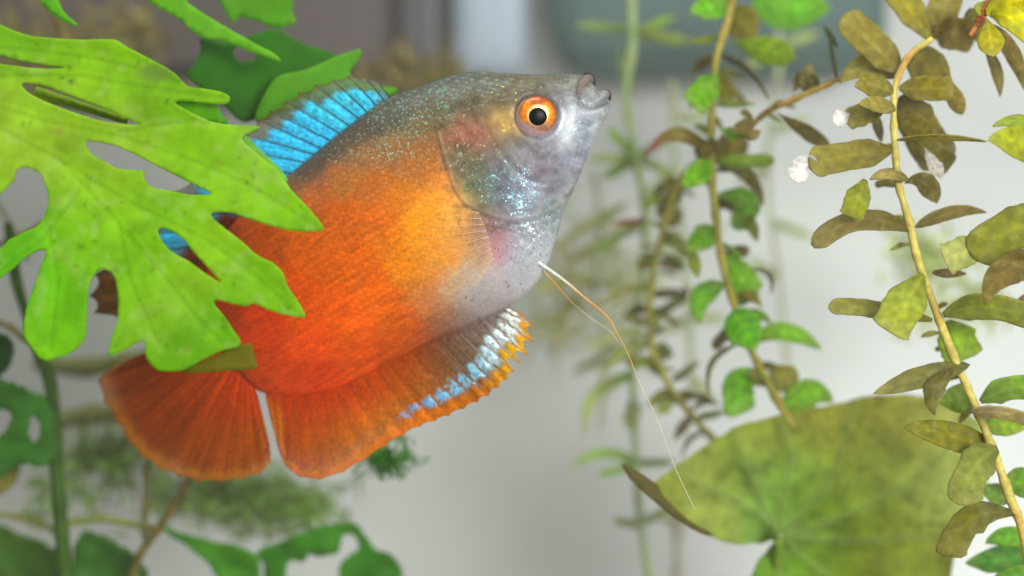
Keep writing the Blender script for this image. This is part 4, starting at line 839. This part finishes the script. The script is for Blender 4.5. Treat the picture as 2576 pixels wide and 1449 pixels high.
def pad_col(xy):
    c = np.array([1.45, 1.5, 1.3]) * splat(xy, [(1700,1250,134,142,60),(1800,1300,126,144,66),(1850,1180,128,140,50),(1950,1100,134,138,46),(2000,1200,104,144,54),(1950,1290,96,142,58),(1900,1190,96,132,48),(2060,1250,126,152,34),(2100,1100,144,146,50),(2200,1200,140,158,62),(2300,1100,146,148,60),(2400,1100,150,156,86),(2350,1250,146,164,76),(2200,1320,122,142,24),(2050,1350,96,122,4),(2000,1400,88,124,10),(1960,1430,104,148,40),(2150,1420,104,122,12),(2300,1380,128,138,36),(2420,1250,150,162,92),(1760,1300,136,146,62)], 60)
    x, y = xy[:, 0], xy[:, 1]
    c = c * (0.74 + 0.52 * fbm(x / 40, y / 30, 211))[:, None]
    bl = np.clip((fbm(x / 26, y / 15, 221) - 0.62) * 4, 0, 0.35)[:, None]; c = c * (1 - bl) + lin((92,100,10)) * bl
    for v in PVE:
        k = np.exp(-(seg_dist(xy, v) / 11) ** 2)[:, None] * 0.28; c = c * (1 - k) + lin((160,188,104)) * k
    k = np.exp(-((x - 1892) ** 2 + (y - 1185) ** 2) / 22 ** 2)[:, None] * 0.5; c = c * (1 - k) + lin((50,100,30)) * k
    return c
pad = tag(empty('lily_pad'), 'big round olive lily leaf with curled left edge, lower right', 'leaf')
sheet('blade', PAD, [], pad_dep, pad_col, M_PAD, pad, spacing=10, rag=1.2)
sheet('curled_edge', [(1565,1170),(1582,1172),(1630,1202),(1656,1222),(1672,1250),(1730,1305),(1790,1342),(1770,1345),(1700,1306),(1640,1256),(1605,1225),(1580,1198)], [], lambda xy: 0.0085 + 0.000006 * (xy[:, 0] - 1565), flatcol((104,98,44), 0.3), M_PAD, pad)
for v in PVE:
    xy = v; dp = pad_dep(xy) - 0.0001
    tube('vein', PA(xy, dp), np.linspace(3, 1.2, len(xy)) * U, M_PAD, pad, np.tile(lin((140,166,80)), (len(xy), 1)), seg=6)
tube('stalk', PA(catmull([(1958,1356),(1950,1480),(1930,1700)], 8), [0.016 + 0.0005 * i for i in range(17)]), 14 * U, M_STEM, pad, np.tile(lin((110,140,30)), (17, 1)))

# ------------------------------------------------------------------ left: dark plant and twigs
Lp = tag(empty('dark_plant'), 'dark green plant with thick stem at the lower left edge', 'plant')
dL = 0.025
def sh(parent, outline, rgb, dep, holes=(), name='leaf', amp=0.35, seed=5, slope=(0, 0)):
    return sheet(name, outline, list(holes), wavy(dep, slope, 0.004, 90), flatcol(np.array(rgb) * np.array([1.3, 1.15, 0.8]), 0.9, 45, seed), M_FERN, parent, 16, rag=2.2)
stem(Lp, [(20,560),(40,700),(70,800),(96,880),(126,960),(138,1080),(142,1180),(152,1300),(160,1400),(170,1500)], 28, 46, (52,84,12), dL, nodes=False)
stem(Lp, [(100,880),(60,850),(20,820),(-40,800)], 20, 16, (120,120,60), dL, name='side_stem')
stem(Lp, [(-40,640),(10,610),(60,590),(110,560)], 16, 16, (116,104,50), dL + 0.004, name='side_stem')
sh(Lp, [(-40,842),(10,842),(34,862),(30,900),(10,940),(-40,960)], (22,72,18), dL - 0.002)
sh(Lp, [(-40,955),(20,960),(70,980),(110,1000),(132,1040),(138,1110),(130,1160),(100,1176),(60,1165),(20,1190),(-40,1200)], (40,98,26), dL - 0.003, [[(-10,1040),(8,1030),(24,1036),(28,1056),(10,1085),(-10,1100)],[(74,1062),(86,1042),(98,1062),(100,1092),(88,1114),(76,1100)]])
sh(Lp, [(-40,1180),(30,1165),(50,1180),(30,1220),(0,1245),(-40,1250)], (98,110,50), dL + 0.006)
sh(Lp, [(-40,1330),(40,1340),(120,1370),(170,1420),(150,1500),(-40,1500)], (50,98,16), dL + 0.010)
sh(Lp, [(200,1345),(240,1340),(290,1365),(340,1400),(370,1440),(340,1500),(190,1500),(185,1420)], (44,96,34), dL + 0.004)
stem(Lp, [(160,1320),(190,1312),(250,1305),(330,1318),(410,1335)], 22, 18, (112,130,50), dL + 0.004, name='side_stem')
stem(Lp, [(-40,1290),(40,1300),(110,1320),(150,1345)], 18, 20, (120,130,50), dL + 0.008, name='side_stem')
sh(Lp, [(400,1326),(470,1344),(560,1368),(640,1394),(652,1420),(640,1500),(570,1500),(530,1424),(470,1374)], (52,124,20), dL + 0.004, seed=8)
sh(Lp, [(650,1386),(720,1356),(800,1326),(860,1315),(900,1322),(926,1352),(942,1382),(1000,1410),(1006,1500),(864,1500),(852,1432),(872,1402),(892,1390),(902,1370),(886,1346),(862,1346),(856,1372),(842,1396),(782,1398),(770,1404),(764,1412),(722,1418),(716,1500),(668,1500),(662,1424)], (44,116,14), dL + 0.005, seed=9)
tw = tag(empty('twig'), 'thin dark brown twig slanting below the tail fin', 'twig')
stem(tw, [(476,1205),(440,1270),(395,1335),(350,1400),(330,1480)], 18, 24, (92,88,40), 0.024)
stem(tw, [(370,1160),(368,1250),(362,1330),(372,1360)], 22, 20, (104,110,60), 0.028, name='side_twig')
tw = tag(empty('twig'), 'blurred brown upright twig at the top left corner', 'twig')
stem(tw, [(120,-40),(135,0),(150,50),(168,110),(170,180)], 36, 30, (98,92,44), 0.030)
tw = tag(empty('twig'), 'pale twig crossing the gap at the left edge', 'twig')
stem(tw, [(-40,440),(0,520),(40,590),(70,660)], 14, 16, (130,134,110), 0.034)
for k, (pp, lab) in enumerate([([(90,905),(200,925),(330,905),(420,890)], 'blurred olive stem crossing behind the tail fin, upper of two'), ([(120,1060),(220,1045),(330,1030),(420,1000)], 'blurred olive stem crossing behind the tail fin, lower of two')]):
    s_ = tag(empty('water_stem'), lab, 'stem', 'blurred stems behind the tail'); stem(s_, pp, 62, 50, (116,128,66), 0.048)

# ------------------------------------------------------------------ fuzzy far moss
def moss(name, blobs, rgbs, dep, label, n=500, L=(18, 60), wd=(4, 8)):
    V, F, C = [], [], []
    for _ in range(n):
        x0, y0, sx, sy = random.choice(blobs); cx = random.gauss(x0, sx); cy = random.gauss(y0, sy); a = random.uniform(0, 6.28); l = random.uniform(*L); w = random.uniform(*wd)
        d = dep + random.uniform(-0.006, 0.006); c = lin(random.choice(rgbs)) * random.uniform(1.0, 1.9)
        dx, dy = math.cos(a), math.sin(a); bnd = random.uniform(-0.3, 0.3); i0 = len(V)
        for s in (0, 0.5, 1):
            px, py = cx + l * s * dx - bnd * l * s * s * dy, cy + l * s * dy + bnd * l * s * s * dx; ww = w * (1 - 0.75 * s) + 0.5
            V += [P(px - dy * ww, py + dx * ww, d + 0.001 * s), P(px + dy * ww, py - dx * ww, d - 0.001 * s)]; C += [c, c]
        F += [(i0, i0 + 1, i0 + 3, i0 + 2), (i0 + 2, i0 + 3, i0 + 5, i0 + 4)]
    o = mesh_obj(name, V, F, M_PLANT, None, {'Col': np.array(C)}); tag(o, label, 'moss', kind='stuff'); return o
moss('water_moss', [(600,1250,80,34),(700,1270,70,36),(520,1240,60,30),(330,1120,70,50),(250,1160,60,40)], [(98,128,56),(110,140,70),(90,116,44)], 0.062, 'feathery blurred green moss under the tail fin', 520, (24, 70), (6, 12))
moss('water_moss', [(985,1150,30,18),(960,1165,22,14)], [(52,128,24),(70,140,40)], 0.024, 'small green feathery tuft beneath the anal fin', 160, (14, 40), (3, 6))
moss('water_moss', [(1040,190,60,34),(960,205,60,24),(1120,200,40,26)], [(112,102,52),(122,112,64)], 0.070, 'yellow brown moss far behind the fish nape', 200, (20, 60), (5, 10))
moss('water_moss', [(120,110,120,40),(60,160,70,30),(330,90,60,30)], [(112,104,56),(126,118,70)], 0.070, 'olive brown moss far behind the top left leaves', 260, (30, 80), (6, 14))
moss('water_moss', [(2440,760,60,40),(2320,640,40,30)], [(160,178,110),(170,184,130)], 0.060, 'pale green blurred moss behind the right stem', 150, (30, 70), (6, 12))
moss('water_moss', [(1480,640,70,70),(1440,800,60,60),(1560,760,60,90)], [(150,156,100),(160,168,116)], 0.085, 'faint olive moss far behind the gap between fish belly and stems', 130, (40, 120), (4, 9))
moss('water_moss', [(620,1270,110,40),(780,1290,50,30),(300,1180,90,60),(120,1260,60,40)], [(112,150,66),(126,160,84)], 0.046, 'soft light green feathery foliage below the tail fin', 260, (24, 60), (3, 7))
# drifting specks in the water
def specks():
    V, F = [], []
    for _ in range(70):
        x, y = random.uniform(0, 2576), random.uniform(0, 1449); d = random.uniform(-0.006, 0.07); r = random.uniform(0.8, 2.2) * U; c = np.array(P(x, y, d)); i = len(V)
        V += [c + r * np.array(o) for o in ((1, 0, 0), (-1, 0, 0), (0, 1, 0), (0, -1, 0), (0, 0, 1), (0, 0, -1))]
        F += [(i + a, i + b, i + k) for a, b, k in ((0, 2, 4), (2, 1, 4), (1, 3, 4), (3, 0, 4), (2, 0, 5), (1, 2, 5), (3, 1, 5), (0, 3, 5))]
    o = mesh_obj('water_specks', V, F, M_PLANT, None, {'Col': np.tile(lin((235, 232, 215)), (len(V), 1))}); tag(o, 'tiny pale specks drifting in the water', kind='stuff')
specks()
whorl_plant('faint grey green stem behind the bright leaved middle plant', [(1950,-40),(1960,160),(1930,420),(1960,700),(1990,1000)], 18, (168,180,146), 0.064,
 [((1955,120),(2060,80),24,None),((1955,130),(1870,170),22,None),((1940,330),(2040,300),22,None),((1935,420),(1850,470),22,None),((1945,560),(2050,600),22,None),((1955,700),(1880,650),22,None)], [(160,178,130),(150,172,110)])
whorl_plant('faint green stem in the gap left of the whorled plant', [(1490,420),(1510,560),(1500,720),(1520,900),(1510,1080)], 16, (164,176,140), 0.062,
 [((1505,560),(1420,600),22,None),((1505,560),(1580,510),22,None),((1502,720),(1430,690),22,None),((1502,720),(1590,700),20,None),((1515,900),(1440,940),22,None),((1515,900),(1580,860),20,None)], [(158,174,128),(150,168,112)])
